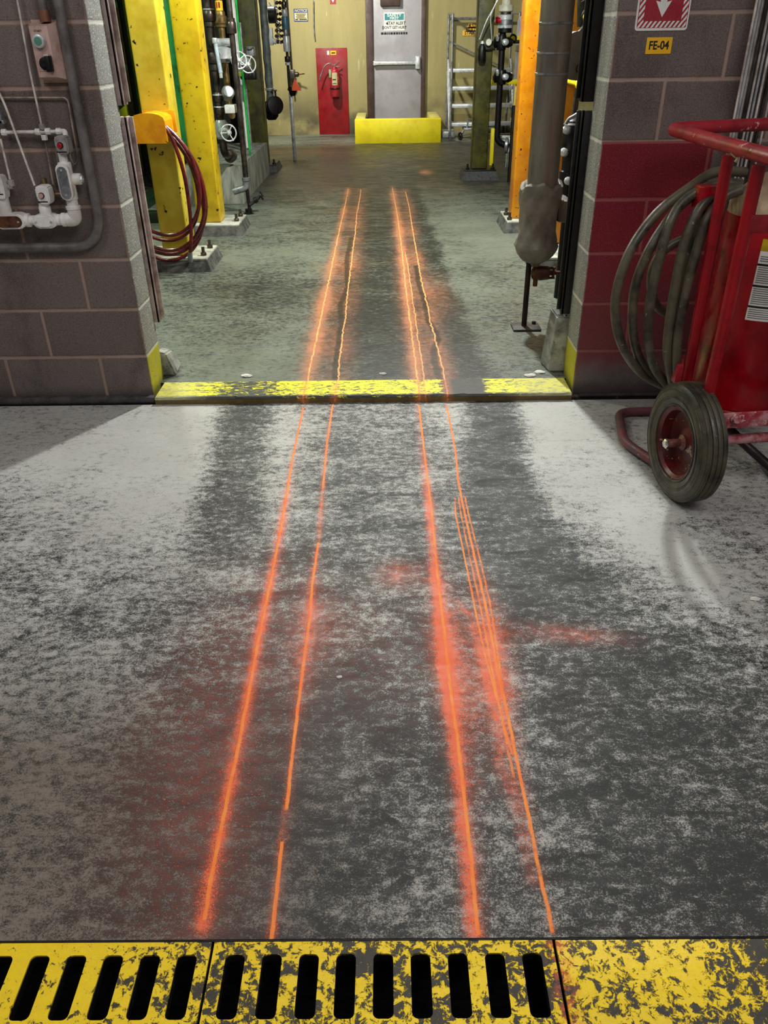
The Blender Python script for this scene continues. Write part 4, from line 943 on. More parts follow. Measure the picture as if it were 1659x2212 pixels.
bm = B(); tube(bm, catmull([P(1222, 268, 4.5), P(1228, 258, 4.5), P(1238, 252, 4.5), P(1252, 244, 4.5), P(1262, 243, 4.5)]), .009); obj('cable', bm, GAL, mv)
bm = B(); tube(bm, catmull([P(1262, 0, 4.7), P(1268, 20, 4.7), P(1262, 34, 4.7), P(1268, 50, 4.7), P(1258, 66, 4.7), P(1250, 74, 4.7)]), .016); lathe(bm, P(1268, 8, 4.75), (0, 0, 1), [(.04, -.1), (.05, 0), (.05, .2)], 16)
tag(obj('cable_loop', bm, BLK), 'black looping cable above the dark drum near the right track', 'cable')
bm = B(); c_ = P(1271, 36, 4.65); lathe(bm, c_, (0, -1, 0), [(.02, -.06), (.02, .03)], 12); tag(obj('cable_tag', bm, BRY), 'bright yellow cap on the black looping cable above the dark drum', 'tag')
bm = B(); c_ = P(1253, 182, 5.1); lathe(bm, c_, (0, -1, 0), [(.012, -.75), (.012, -.005), (.03, 0), (.03, .05)], 12); tag(obj('cable_tag', bm, BRY), 'bright yellow round cap below the dark drum', 'tag')
bm = B(); cyl(bm, P(1246, 190, 5.3), P(1238, 250, 5.3), .012); cyl(bm, P(1250, 190, 5.3), P(1243, 250, 5.3), .01); tag(obj('sample_tube', bm, STEEL), 'pair of thin dull tubes below the yellow tag on the right', 'pipe')
bm = B()
for i in range(4): tube(bm, catmull([P(1206+i*3, 424+i*2, 4.3), P(1212+i*2, 430, 4.25), P(1222, 428+i*3, 4.3)]), .006, 8)
tag(obj('wire_bundle', bm, GALW), 'bundle of bare wire ends beside the cloth boot top', 'wire')

# valve pipe behind the olive column
Y7 = 9.7; x7 = P(1080, 180, Y7).x
vp_ = thing('valve_pipe', 'black vertical pipe with cream regulator on top, right of the dark olive column', 'pipe', (x7, Y7, .2))
zb7 = P(1083, 305, Y7).z
bm = B(); tube(bm, fillet([(x7, Y7, P(1084, 70, Y7).z), (x7, Y7, zb7), (x7+.14, Y7, zb7-.06)], .06), .034, 14); obj('pipe_run', bm, BLK, vp_)
x7t = x7+.02
for yy, rr, hh_, mm in ((18, .075, .06, CREAM), (6, .045, .12, CREAM), (-12, .06, .06, CREAM), (30, .055, .06, STEEL), (38, .075, .05, GALW), (48, .07, .09, GAL), (58, .078, .03, GALW), (65, .072, .05, BLK)):
    bm = B(); ring_fit(bm, (x7t, Y7, P(1088, yy, Y7).z), (0, 0, 1), rr, hh_); obj('regulator_ring', bm, mm, vp_)
bm = B(); c_ = P(1070, 44, Y7-.02); lathe(bm, c_, (1, 0, 0), [(.03, 0), (.03, .06)], 14); lab(obj('side_plug', bm, REDB, vp_), 'small red plug')
for yy in (92, 167):
    bm = B(); c_ = P(1083, yy, Y7); lathe(bm, c_, (1, -.3, 0), [(.03, -.09), (.055, -.07), (.04, 0), (.05, .08), (.03, .12)], 16); lathe(bm, c_-Vector((0, 0, .07)), (0, 0, 1), [(.045, 0), (.05, .01), (.05, .13), (.045, .14)], 14); obj('tee', bm, BLK, vp_)
    bm = B(); lathe(bm, P(1090, yy, Y7-.08), (.3, -1, .2), [(.02, 0), (.035, .01), (.03, .04), (.01, .05)], 14); lathe(bm, P(1074, yy-3, Y7-.08), (0, 0, 1), [(.012, 0), (.02, .03), (.012, .06)], 10); obj('bolt_head', bm, GALW, vp_)
for k, yy in enumerate((318, 322)):
    bm = B(); c_ = P(1090+k*12, yy-4, Y7-.05); lathe(bm, c_, (1, -.2, 0), [(.04, 0), (.085, .01), (.085, .035), (.04, .045)], 20); obj('flange', bm, GAL, vp_)
bm = B(); tube(bm, [P(1104, 315, Y7-.1), P(1106, 300, Y7-.1), P(1112, 296, Y7-.1)], .012); handwheel(bm, P(1108, 300, Y7-.1), (0, -1, .3), .04, .006, 4); obj('cock', bm, GALW, vp_)
lw = thing('lower_manifold', 'low grey pipe manifold between the olive column and the orange column', 'pipe', (1.4, 10.0, ZB))
bm = B()
for i, yy in enumerate((296, 306)): tube(bm, [P(1078, yy, 10.0), P(1118, yy+1, 10.0)], .02+.006*i)
cyl(bm, P(1100, 312, 10.0), (P(1100, 312, 10).x, 10, ZB), .03); obj('pipe_run', bm, GALW, lw)
bm = B(); xk = P(1106, 300, 8.9).x; cyl(bm, (xk, 8.9, ZB), (xk, 8.9, .75), .022); tag(obj('stub_pipe', bm, BLK), 'short black floor stub pipe left of the orange column', 'pipe')
# yellow rail beams
for (xa, ya, xb_, yb_, lb_) in ((1066, 78, 1130, 90, 'upper bright yellow rail behind the black valve pipe'), (1062, 173, 1110, 182, 'lower yellow rail behind the black valve pipe')):
    a, b = P(xa, ya, 10.4), P(xb_, yb_, 10.4); bm = B(); box(bm, a.x, b.x+.1, 10.4, 10.46, b.z, a.z, .006); g_ = thing('guard_rail', lb_, 'rail', ((a.x+b.x)/2, 10.43, ZB)); obj('rail_bar', bm, BRY, g_); bm = B(); box(bm, b.x+.03, b.x+.1, 10.46, 10.53, ZB, a.z, .004); obj('rail_post', bm, BRY, g_)
a, b = P(1063, 278, 9.5), P(1070, 360, 9.5)
bm = B(); box(bm, a.x-.005, a.x+.03, 9.5, 9.58, ZB, a.z, .004); tag(obj('bollard_post', bm, BRY), 'short bright yellow post right behind the dark olive column foot', 'post')
rk = thing('rail_rack', 'black clamp bar with an eye hook on the upper yellow rail', 'clamp', P(1110, 95, 10.3))
a, b = P(1090, 87, 10.3), P(1128, 94, 10.3); bm = B(); box(bm, a.x, b.x+.05, 10.28, 10.38, b.z, a.z, .01); obj('bar', bm, BLK, rk)
bm = B(); torus(bm, P(1108, 83, 10.28), (0, 1, 0), .035, .01, 20, 8); obj('eye_hook', bm, BLK, rk)
gtk = thing('grey_cylinder', 'lavender grey upright cylinder with dark bands left of the orange column', 'cylinder', (P(1122, 200, 10.9).x, 10.9, .2))
xg_ = P(1124, 150, 10.9).x+.06
bm = B(); lathe(bm, (xg_, 10.9, .25), (0, 0, 1), [(.12, 0), (.13, .02), (.13, 1.25), (.11, 1.3)], 28); obj('shell', bm, LAV, gtk)
for yy in (104, 270):
    bm = B(); ring_fit(bm, (xg_, 10.9, P(1118, yy, 10.9).z), (0, 0, 1), .14, .08); obj('band', bm, DRK, gtk)
bm = B(); cyl(bm, (xg_, 10.9, ZB), (xg_, 10.9, .26), .05); obj('stand', bm, STEEL, gtk)
# items on the olive column
g1 = thing('pressure_gauge', 'small pale round gauge on the upper front of the dark olive column', 'gauge', P(1055, 92, 9.05))
bm = B(); c_ = P(1055, 91, 9.1); lathe(bm, (c_.x, 9.1, c_.z), (0, -1, 0), [(.03, 0), (.034, .01), (.034, .03), (.03, .034)], 24); obj('case', bm, GAL, g1)
bm = B(); lathe(bm, (c_.x, 9.066, c_.z), (0, -1, 0), [(.027, 0), (.027, .002)], 24); obj('dial', bm, CREAM, g1)
g2 = thing('cable_bracket', 'black clamp bracket wrapped around the dark olive column', 'clamp', P(1043, 118, 9.0))
bm = B(); a, b = P(1032, 103, 9.1), P(1067, 109, 9.1); box(bm, a.x, b.x+.01, 9.07, 9.3, b.z, a.z, .006); obj('strap', bm, BLK, g2)
bm = B(); c_ = P(1041, 112, 9.05); lathe(bm, (c_.x, 9.04, c_.z-.08), (0, 0, 1), [(.03, 0), (.04, .03), (.035, .12), (.02, .15)], 16); obj('holder', bm, BLK, g2)
bm = B(); lathe(bm, P(1042, 96, 9.05), (0, 0, 1), [(.018, -.05), (.025, 0), (.012, .03)], 12); lab(obj('nozzle', bm, GALW, g2), 'pale metal nozzle')
bm = B(); tube(bm, catmull([P(1081, -10, 8.95), P(1066, 18, 8.95), P(1050, 48, 8.95), P(1036, 85, 8.98)]), .006, 8); tube(bm, catmull([P(1076, -4, 8.95), P(1064, 24, 8.95), P(1060, 40, 8.95), P(1063, 88, 9.04)]), .006, 8)
tag(obj('air_line', bm, GALW), 'thin pale cables looping across the top of the dark olive column', 'cable')

# rolling staircase and its wall stencil
a = P(1016, 62, 14.9)
st = thing('wall_stencil', 'yellow 4 step rolling staircase label on the far wall behind the olive column', 'sign', (P(1024, 62, 13.985).x, 13.985, P(1016, 75, 13.985).z))
for i, (s_, yy) in enumerate((('4 STEP', 55.5), ('ROLLING', 63), ('STAIRCASE', 71))):
    c_ = P(1025, yy, 13.995); wd = (.19, .25, .36)[i]/2
    bm = B(); box(bm, c_.x-wd, c_.x+wd, 13.99, 13.995, c_.z-.034, c_.z+.034); obj('label_strip', bm, YSGN, st)
    text('lettering', s_, c_.x, 13.989, c_.z, .072, INK, st, sx=.86, bold=.02)
rs = thing('rolling_stairs', 'galvanized rolling staircase parked against the far wall', 'rolling stairs', (1.25, 13.6, ZB))
YS0, YS1 = 13.0, 13.9
def rl(pts, r, nm='rail', mat=GAL):
    bm = B(); tube(bm, pts, r, 10); return obj(nm, bm, mat, rs)
xl0 = P(972, 296, YS0).x; xr0 = xl0+.95
def sx(px, py, Y): return P(px, py, Y)
for X, s_ in ((xl0, -1), (xr0, 1)):
    zt_ = P(970, 30, YS0).z
    rl([(X, YS0, ZB), (X, YS0, .98), (X-.0, YS0+.1, zt_)], .018)
    rl([(X-.0, YS1, ZB), (X, YS1, zt_+.02)], .018)
    rl([(X, YS0+.1, zt_), (X, YS1, zt_+.02)], .018)
    rl([(X, YS0+.05, .06), (X, YS1, .9)], .016, 'brace', GALW)
    rl([(X, YS0+.02, .28), (X, YS0+.75, 1.05)], .02, 'stringer', GALW)
rl([(xl0, YS1, P(1000, 40, YS1).z), (xr0, YS1, P(1000, 40, YS1).z)], .018)
rl([(xl0, YS1, 1.3), (xr0, YS1, .9)], .012, 'brace')
for i, (yy, dy) in enumerate(((265, .0), (225, .18), (187, .36), (148, .56))):
    z_ = P(1010, yy, YS0+dy).z
    bm = B(); box(bm, xl0, xr0, YS0+dy, YS0+dy+.2, z_-.05, z_, .006)
    obj('step', bm, GALW, rs)
for X in (xl0+.04, xr0-.04):
    bm = B(); torus(bm, (X, YS1-.05, ZB+.05), (1, 0, 0), .04, .014, 20, 8); obj('caster', bm, BLK, rs)
pj = thing('pallet_cart', 'small caster dolly peeking out left of the dark olive column foot', 'cart', (P(1005, 300, 12.0).x, 12.0, ZB))
c_ = G(994, 303, ZB); yc = c_.y
bm = B(); torus(bm, (c_.x, yc, ZB+.055), (1, .5, 0), .042, .016, 24, 8); lathe(bm, (c_.x-.012, yc-.006, ZB+.055), (1, .5, 0), [(.02, 0), (.02, .03)], 12); obj('caster', bm, BLK, pj)
bm = B(); tube(bm, [(c_.x, yc, ZB+.06), (c_.x+.06, yc+.03, ZB+.14), (c_.x+.5, yc+.05, ZB+.15)], .016); box(bm, c_.x+.05, c_.x+.5, yc, yc+.3, ZB+.13, ZB+.16, .004); tube(bm, [(c_.x+.1, yc+.05, ZB+.15), (c_.x+.11, yc+.05, ZB+.27), (c_.x+.3, yc+.1, ZB+.28)], .014); obj('frame', bm, GAL, pj)
bm = B(); box(bm, P(955, 270, 13.3).x, P(968, 270, 13.3).x+.1, 13.2, 13.5, ZB, ZB+.1, .02); tag(obj('stacked_bar', bm, GALW), 'pale metal bar lying behind the yellow kerb at the stairs foot', 'bar')

# ------------------------------------------------------------------ doorway: tracks, guard posts
def track(name, x0, x1, z0, z1, label, mat, flip=1):
    t = thing(name, label, 'door track', ((x0+x1)/2, 3.42, z0), None)
    bm = B(); box(bm, x0, x1, 3.4, 3.408, z0, z1, .001); obj('flange', bm, mat, t)
    xe_ = x1 if flip > 0 else x0
    bm = B(); box(bm, min(xe_, xe_-.008*flip), max(xe_, xe_-.008*flip), 3.4, 3.46, z0, z1, .001); box(bm, min(xe_-.02*flip, xe_-.028*flip), max(xe_-.02*flip, xe_-.028*flip), 3.408, 3.44, z0, z1, .001); obj('web', bm, mat, t)
    bm = B(); box(bm, min(xe_, xe_+.014*flip), max(xe_, xe_+.014*flip), 3.44, 3.452, z0+.01, z1-.002, .001); obj('lip', bm, mat, t)
    return t
track('door_track', -1.06, -1.012, 1.14, 2.4, 'upper dusty brown steel door track on the left jamb', TRK, 1)
track('door_track', -1.06, -1.012, .285, 1.10, 'lower dusty brown steel door track on the left jamb', TRK, 1)
track('door_track', .755, .83, 1.13, 2.4, 'upper black steel door track on the right jamb', BLK, -1)
track('door_track', .765, .84, .30, 1.10, 'lower black steel door track on the right jamb', BLK, -1)
bm = B(); hull8(bm, [(.735, 3.405, ZB), (.83, 3.405, ZB), (.83, 3.53, ZB), (.715, 3.53, ZB)], [(.75, 3.405, .285), (.83, 3.405, .285), (.83, 3.5, .30), (.735, 3.5, .30)])
bmesh.ops.bevel(bm, geom=bm.edges[:], offset=.006, segments=2, affect='EDGES')
tag(obj('guard_post', bm, CONC), 'short concrete guard post behind the right jamb foot', 'guard post')
bm = B(); hull8(bm, [(-1.06, 3.405, ZB), (-.975, 3.405, ZB), (-.985, 3.56, ZB), (-1.06, 3.56, ZB)], [(-1.06, 3.405, .15), (-1.01, 3.405, .14), (-1.01, 3.52, .12), (-1.06, 3.52, .13)])
bmesh.ops.bevel(bm, geom=bm.edges[:], offset=.008, segments=2, affect='EDGES')
tag(obj('guard_post', bm, CONC), 'broken low concrete stub behind the left jamb foot', 'guard post')
r_ = random.Random(11); CHP = 'loose concrete chips on the floor'
for (px, py, z_, s_, lb_) in ((733, 1463, 0, .006, 'tiny pale chip in the middle of the front floor'), (1632, 1295, 0, .012, 'white chip at the far right of the front floor'), (828, 808, ZB, .014, 'pale chip on the back floor between the inner orange lines'), (532, 813, ZB, .02, 'pale chip just behind the yellow threshold on the left'), (1165, 805, ZB, .02, 'flat grey chip left of the right guard post'), (1145, 812, ZB, .02, 'flat chip next to the threshold, farther from the guard post')):
    c_ = G(px, py, z_); bm = B(); bmesh.ops.create_icosphere(bm, subdivisions=2, radius=s_)
    for v in bm.verts: v.co = Vector((v.co.x*1.3, v.co.y*.9, v.co.z*.3))*(1+r_.uniform(-.2, .2))+c_+Vector((0, 0, s_*.15))
    tag(obj('concrete_chip', bm, CHIP), lb_, 'chip', CHP)

# ------------------------------------------------------------------ drain grates and cover plate
def worn(name, thr, xgrad=0., orange=True, dark=L(26, 24, 20)):
    N = NT(name); x, y, z = N.sep(N.pos()); n = N.noise(58, 9, .76, None, .5); n2 = N.noise(9, 5, .65)
    v = N.add(N.add(n, N.mul(N.ma('SUBTRACT', n2, .5), .5)), N.mul(N.ma('SUBTRACT', x, .3), xgrad))
    mk = N.ss(v, thr, thr+.03, 1., 0.)
    base = N.mix(N.noise(60, 6, .75), dark, L(74, 66, 54))
    yc = N.mix(N.noise(70, 5, .7), L(255, 224, 4), L(236, 190, 4))
    col = N.mix(mk, base, yc)
    if orange:
        ob = N.mul(N.ss(N.ma('ABSOLUTE', N.ma('SUBTRACT', x, .283)), .0, .03, 1., 0.), N.ss(N.noise(60, 5, .7), .42, .6))
        col = N.mix(N.mul(ob, .75), col, L(226, 96, 40))
    top = N.ss(z, -.006, -.003)
    col = N.mix(top, L(22, 20, 18), col)
    return N.out(col, N.ss(mk, 0, 1, .55, .38), 0, N.bump(N.add(N.mul(mk, .7), N.mul(n, .8)), .5, .003))
def grate(x0, x1, y0, y1, cxs, sw, s0, s1, zt=-.001, th=.022):
    """one cast grate: frame plate pierced by rounded slots"""
    bm = B(); k = 4; r = sw*.28
    bounds = [x0]+[(a+b)/2 for a, b in zip(cxs, cxs[1:])]+[x1]
    for i, cx_ in enumerate(cxs):
        bx0, bx1 = bounds[i], bounds[i+1]; inn = []; outp = []
        for (qx, qy, a0, sx_, sy_) in ((cx_+sw/2-r, s0+r, -90, 1, -1), (cx_+sw/2-r, s1-r, 0, 1, 1), (cx_-sw/2+r, s1-r, 90, -1, 1), (cx_-sw/2+r, s0+r, 180, -1, -1)):
            X = bx1 if sx_ > 0 else bx0; Y = y1 if sy_ > 0 else y0
            for j in range(k+1):
                a_ = math.radians(a0+90*j/k); px, py = qx+r*math.cos(a_), qy+r*math.sin(a_); inn.append((px, py))
                t_ = j/k
                first_h = (a0 in (-90, 90))      # arc starts on a horizontal side
                if t_ <= .5: o_ = (px+(X-px)*t_*2, Y) if first_h else (X, py+(Y-py)*t_*2)
                else: o_ = (X, py+(Y-py)*(1-t_)*2) if first_h else (px+(X-px)*(1-t_)*2, Y)
                outp.append(o_)
        it = [bm.verts.new((p[0], p[1], zt)) for p in inn]; ot = [bm.verts.new((p[0], p[1], zt)) for p in outp]
        ib = [bm.verts.new((p[0], p[1], zt-th)) for p in inn]; ob = [bm.verts.new((p[0], p[1], zt-th)) for p in outp]; n = len(it)
        for j in range(n):
            q = (j+1) % n
            bm.faces.new((it[j], it[q], ot[q], ot[j])); bm.faces.new((ib[q], ib[j], ob[j], ob[q]))
            bm.faces.new((it[q], it[j], ib[j], ib[q]))
            e = lambda a_, b_: abs(a_[0]-b_[0]) < 1e-7 and (abs(a_[0]-x0) < 1e-6 or abs(a_[0]-x1) < 1e-6) or abs(a_[1]-b_[1]) < 1e-7
            if e(outp[j], outp[q]): bm.faces.new((ot[j], ot[q], ob[q], ob[j]))
    bmesh.ops.remove_doubles(bm, verts=bm.verts[:], dist=1e-5)
    return bm
gy0, gy1 = .630, .782; s0, s1 = .655, .760
LX = [-.675, -.611, -.5475, -.484, -.420, -.357]
g = thing('drain_grate', 'left cast iron drain grate with mostly intact yellow paint', 'drain grate', (-.6, .7, -.02), 'slotted drain grates at the bottom')
obj('slotted_plate', grate(-.915, -.3195, gy0, gy1, [-.865, -.802, -.738]+LX, .034, s0, s1), worn('worn_yellow_left', .235, .40, False), g)
cxr = [-.274+.0637*i for i in range(9)]
g = thing('drain_grate', 'middle cast iron drain grate with heavily worn yellow paint', 'drain grate', (0, .7, -.02), 'slotted drain grates at the bottom')
obj('slotted_plate', grate(-.3145, .2755, gy0, gy1, cxr, .034, s0, s1), worn('worn_yellow_middle', .475, .05), g)
bm = B(); box(bm, .2805, 1.6, gy0, gy1, -.02, 0, .002)
tag(obj('cover_plate', bm, worn('worn_yellow_right', .525, .17)), 'solid worn yellow trench cover plate right of the slotted grates', 'cover plate')
bm = B(); box(bm, -3.2, 1.7, .59, .80, -.34, -.30); box(bm, -3.2, 1.7, .790, .80, -.3, -.024); box(bm, -3.2, 1.7, .6, .612, -.3, -.024)
box(bm, -3.2, 1.7, .612, .628, -.3, -.001); 
struct('trim_2', bm, surf('trench_concrete', L(40, 34, 26), .8, 0, L(16, 14, 12), 8))
bm = B(); box(bm, -3.2, 3.2, .7825, .7865, -.03, -.0005); struct('trim_3', bm, BLK)

# ------------------------------------------------------------------ left wall electrical gear
YF = 3.2
WLG = 'grey conduits on the left wall'
co = thing('conduit', 'thick grey conduit turning from vertical to horizontal on the left block wall', 'conduit', (-1.14, 3.165, .65), None)
yc_ = 3.176
a, b = P(134, 0, yc_), P(212, 440, yc_); zh = P(80, 535, yc_).z
bm = B(); tube(bm, fillet([(-1.105, yc_, 2.6), (-1.115, yc_, zh), (-2.6, yc_, zh-.002)], .13, 12), .0185, 18); obj('pipe_run', bm, COND, co)
bm = B()
for x_ in (-1.55,): box(bm, x_-.012, x_+.012, yc_-.022, 3.2, zh-.024, zh+.024, .003)
obj('strap', bm, COND, co)
a = P(92, 0, 3.17)
bx = thing('push_button_station', 'dusty pink-grey push button box with green button on the left wall', 'switch box', (P(100, 176, 3.15).x, 3.15, P(100, 176, 3.15).z))
x0_, x1_ = P(84, 176, 3.14).x, P(142, 176, 3.14).x; z0_, z1_ = P(110, 175, 3.14).z, P(90, 47, 3.14).z
bm = B(); hull8(bm, [(x0_-.008, 3.2, z0_-.008), (x1_+.008, 3.2, z0_-.008), (x1_+.008, 3.2, z1_+.008), (x0_-.008, 3.2, z1_+.008)], [(x0_, 3.185, z0_), (x1_, 3.185, z0_), (x1_, 3.185, z1_), (x0_, 3.185, z1_)]); obj('back_flange', bm, BOXM, bx)
bm = B(); hull8(bm, [(x0_, 3.185, z0_), (x1_, 3.185, z0_), (x1_, 3.185, z1_), (x0_, 3.185, z1_)], [(x0_+.006, 3.135, z0_+.012), (x1_-.026, 3.135, z0_+.012), (x1_-.026, 3.135, z1_-.012), (x0_+.006, 3.135, z1_-.012)]); bo = obj('housing', bm, BOXM, bx)
xm = (x0_+x1_)/2-.012; zm = (z0_+z1_)/2
board('face_plate', xm-.024, xm+.022, z0_+.03, z1_-.03, 3.135, .002, BOXM, bx)
bm = B(); lathe(bm, (xm, 3.133, zm+.032), (0, -1, 0), [(.02, 0), (.022, .004), (.02, .016), (.0155, .018)], 24); nb_ = obj('button_ring', bm, GALW, bx)
bm = B(); lathe(bm, (xm, 3.118, zm+.032), (0, -1, 0), [(.0145, 0), (.013, .004)], 24); lab(obj('start_button', bm, GRB, bx), 'green start button')
text('lettering', 'START', xm, 3.132, zm+.062, .009, INK, bx)
bm = B(); lathe(bm, (xm+.004, 3.133, zm-.035), (0, -1, 0), [(.02, 0), (.02, .006), (.012, .008), (.010, .02)], 20); box(bm, xm+.014, xm+.03, 3.10, 3.134, zm-.06, zm-.012, .003); lab(obj('selector_hasp', bm, BLK, bx), 'black lockout hasp')
bm = B(); box(bm, xm+.012, xm+.028, 3.105, 3.132, zm-.012, zm-.007, .001); obj('hasp_clip', bm, WHT, bx)
for xx_, zz in ((x1_-.012, z1_-.02), (x1_-.012, z0_+.02)):
    bm = B(); lathe(bm, (xx_, 3.178, zz), (.55, -1, 0), [(.004, 0), (.004, .003)], 10); obj('screw', bm, BLK, bx)
bm = B(); c_ = P(96, 36, 3.165); cyl(bm, (c_.x, 3.168, z1_), (c_.x, 3.168, z1_+.035), .019); lab(obj('conduit_hub', bm, surf('bronze_hub', L(140, 92, 66), .5, .3), bx), 'brownish conduit hub')
bm = B(); cyl(bm, (c_.x, 3.168, z1_+.03), (c_.x, 3.168, 2.6), .015); obj('feed_conduit', bm, COND, bx)

YT = 3.185
def lt(nm, pts, r, label, mat=TUBE, k=None):
    bm = B(); tube(bm, catmull(pts, 5) if k is None else fillet(pts, k), r, 10); return tag(obj(nm, bm, mat), label, 'tube', 'thin tubes on the left wall')
lt('instrument_tube', [P(-60, 211, YT), P(146, 211, YT), P(169, 345, 3.175), P(160, 358, 3.165), P(152, 340, 3.15), P(151, 332, 3.14)], .0035, 'thin tube running level then looping down right of the red button switch', k=.02)
lt('instrument_tube', [P(-20, 165, 3.16), P(2, 208, 3.16), P(12, 230, 3.16), P(75, 401, 3.13)], .0042, 'pale slanting tube down to the pink button switch', TUBEP, k=.02)
lt('instrument_tube', [P(34, -20, 3.17), P(66, 160, 3.17), P(90, 272, 3.165)], .0038, 'tube descending left of the push button box to the cross fitting', TUBEP, k=.01)
lt('instrument_tube', [P(97, 300, 3.175), P(115, 398, 3.18)], .004, 'dull tube below the cross fitting', k=.01)
lt('instrument_tube', [P(1, 300, 3.16), P(22, 388, 3.15)], .0042, 'short pale tube at the far left below the horizontal tube', TUBEP, k=.01)
lt('instrument_tube', [P(124, 340, 3.19), P(137, 432, 3.19)], .003, 'very thin tube behind the tall conduit body', k=.01)
cf = thing('cross_fitting', 'brass compression cross with level tubes above the red button switch', 'pipe fitting', P(92, 290, 3.165))
bm = B(); tube(bm, [P(10, 286, 3.165), P(80, 285, 3.165), P(134, 284, 3.165)], .0065, 10); obj('level_tube', bm, TUBEP, cf)
for (px, py, d) in ((82, 285, (1, 0, 0)), (104, 284, (1, 0, 0)), (91, 274, (0, 0, 1)), (96, 297, (0, 0, 1)), (127, 284, (1, 0, 0)), (9, 286, (1, 0, 0))):
    bm = B(); c_ = P(px, py, 3.165); hexn(bm, c_-Vector(d)*.009, c_+Vector(d)*.009, .0115); obj('compression_nut', bm, FITD if px == 91 else FIT, cf)
bm = B(); tube(bm, fillet([P(133, 284, 3.165), P(141, 284, 3.16), P(141, 298, 3.15)], .012), .0095, 12); obj('elbow', bm, FIT, cf)
def switch(px0, px1, py0, py1, Y, btn, label, mat=FITD):
    a, b = P(px0, py0, Y), P(px1, py1, Y); t = thing('pressure_switch', label, 'switch', ((a.x+b.x)/2, Y+.02, b.z))
    w_ = b.x-a.x; h_ = a.z-b.z
    pl = [(a.x+.1*w_, b.z+.12*h_), (a.x+.3*w_, b.z), (a.x+.85*w_, b.z), (b.x, b.z+.25*h_), (b.x, a.z-.12*h_), (b.x-.15*w_, a.z), (a.x+.15*w_, a.z), (a.x, a.z-.12*h_), (a.x, b.z+.4*h_)]
    bm = B(); prism(bm, pl, Y, Y+.055); bmesh.ops.bevel(bm, geom=bm.edges[:], offset=.004, segments=2, affect='EDGES'); obj('housing', bm, mat, t)
    bm = B(); cxx, czz = (a.x+b.x)/2-.003, (a.z+b.z)/2; lathe(bm, (cxx, Y, czz), (0, -1, 0), [(.011, 0), (.011, .004)], 20); obj('button_seat', bm, BLK, t)
    bm = B(); lathe(bm, (cxx, Y-.003, czz), (0, -1, 0), [(.0085, 0), (.0085, .009), (.006, .011)], 20); lab(obj('button', bm, btn, t), 'red push button' if btn is REDB else 'faded pink push button')
    bm = B(); box(bm, cxx-.018, cxx+.018, Y-.001, Y+.0005, czz-.024, czz-.02); obj('nameplate_line', bm, BLK, t)
    return t
switch(114, 150, 294, 334, 3.11, REDB, 'grey pressure switch with a bright red button atop the tall conduit body')
switch(73, 110, 402, 443, 3.11, PNKB, 'grey pressure switch with a faded pink button above the lower conduit body', FIT)
switch(-24, 13, 380, 432, 3.11, PNKB, 'pale switch cut by the left edge of the picture', FIT)
YR = 3.14
cr = thing('conduit_fitting_row', 'row of pale grey explosion proof conduit bodies and elbow on the left wall', 'conduit fittings', P(100, 490, YR))
zr = P(100, 475, YR).z
bm = B(); cyl(bm, (P(-80, 475, YR).x, YR, zr), (P(150, 475, YR).x, YR, zr), .017, None, 20); obj('conduit_nipple', bm, FIT, cr)
def capsule(bm, c, hx, hz, Y0, Y1, ax='x'):
    prism(bm, rrect(c.x-hx, c.x+hx, c.z-hz, c.z+hz, min(hx, hz)*.98, 8), Y0, Y1); bmesh.ops.bevel(bm, geom=[e for e in bm.edges if e.calc_length() > 0 and abs(e.verts[0].co.y-e.verts[1].co.y) < 1e-6], offset=.004, segments=2, affect='EDGES')
def cbody(px, py, hx, hz, cov, tilt=None):
    c = P(px, py, YR); bm = B(); capsule(bm, c, hx, hz, YR-.028, YR+.025); o_ = obj('conduit_body', bm, FIT, cr)
    bm = B(); capsule(bm, c, hx*.82, hz*.74, YR-.034, YR-.027); k_ = obj('cover', bm, cov, o_)
    return c
cbody(101, 476, .045, .0245, FIT); cbody(26, 476, .060, .027, surf('rusty_cover', L(110, 66, 44), .5, .3, L(60, 34, 24), 40))
for px in (61, 139, 150):
    bm = B(); c_ = P(px, 475, YR); ring_fit(bm, (c_.x, YR, zr), (1, 0, 0), .0255, .016); obj('collar', bm, FIT, cr)
for px in (126, 138):
    bm = B(); c_ = P(px, 475, YR); ring_fit(bm, (c_.x, YR, zr), (1, 0, 0), .021, .03); obj('collar', bm, FIT, cr)
xe1 = P(164, 475, YR).x
bm = B(); tube(bm, fillet([(xe1-.03, YR, zr), (xe1, YR, zr), (xe1-.0, YR, zr+.045)], .028, 8), .0245, 18); obj('elbow', bm, FIT, cr)
bm = B(); zz0 = zr+.04; ring_fit(bm, (xe1, YR, zz0+.004), (0, 0, 1), .0275, .014); ring_fit(bm, (xe1, YR, zz0+.02), (0, 0, 1), .021, .03); obj('union', bm, FIT, cr)
ztop_ = P(142, 350, YR).z
c_ = Vector((xe1, YR, (zz0+.035+ztop_)/2)); hzz = (ztop_-zz0-.035)/2
bm = B(); cyl(bm, (xe1, YR, zz0+.03), (xe1, YR, ztop_), .0245, None, 24, .004)
prism(bm, rrect(c_.x-.026, c_.x+.022, c_.z-.065, c_.z+.062, .023, 6), YR-.032, YR+.01)
cyl(bm, (xe1+.01, YR, c_.z+.005), (xe1+.052, YR, c_.z+.005), .02, None, 20, .003); o_ = obj('tall_conduit_body', bm, FIT, cr)
bm = B(); prism(bm, rrect(c_.x-.021, c_.x+.015, c_.z-.058, c_.z+.052, .0175, 6), YR-.037, YR-.031); lab(obj('cover', bm, GAL, o_), 'long oval metal cover')
bm = B(); lathe(bm, (xe1+.052, YR, c_.z+.005), (1, 0, 0), [(.015, 0), (.012, .006), (.006, .006), (.006, .003)], 8); obj('plug', bm, GALW, o_)
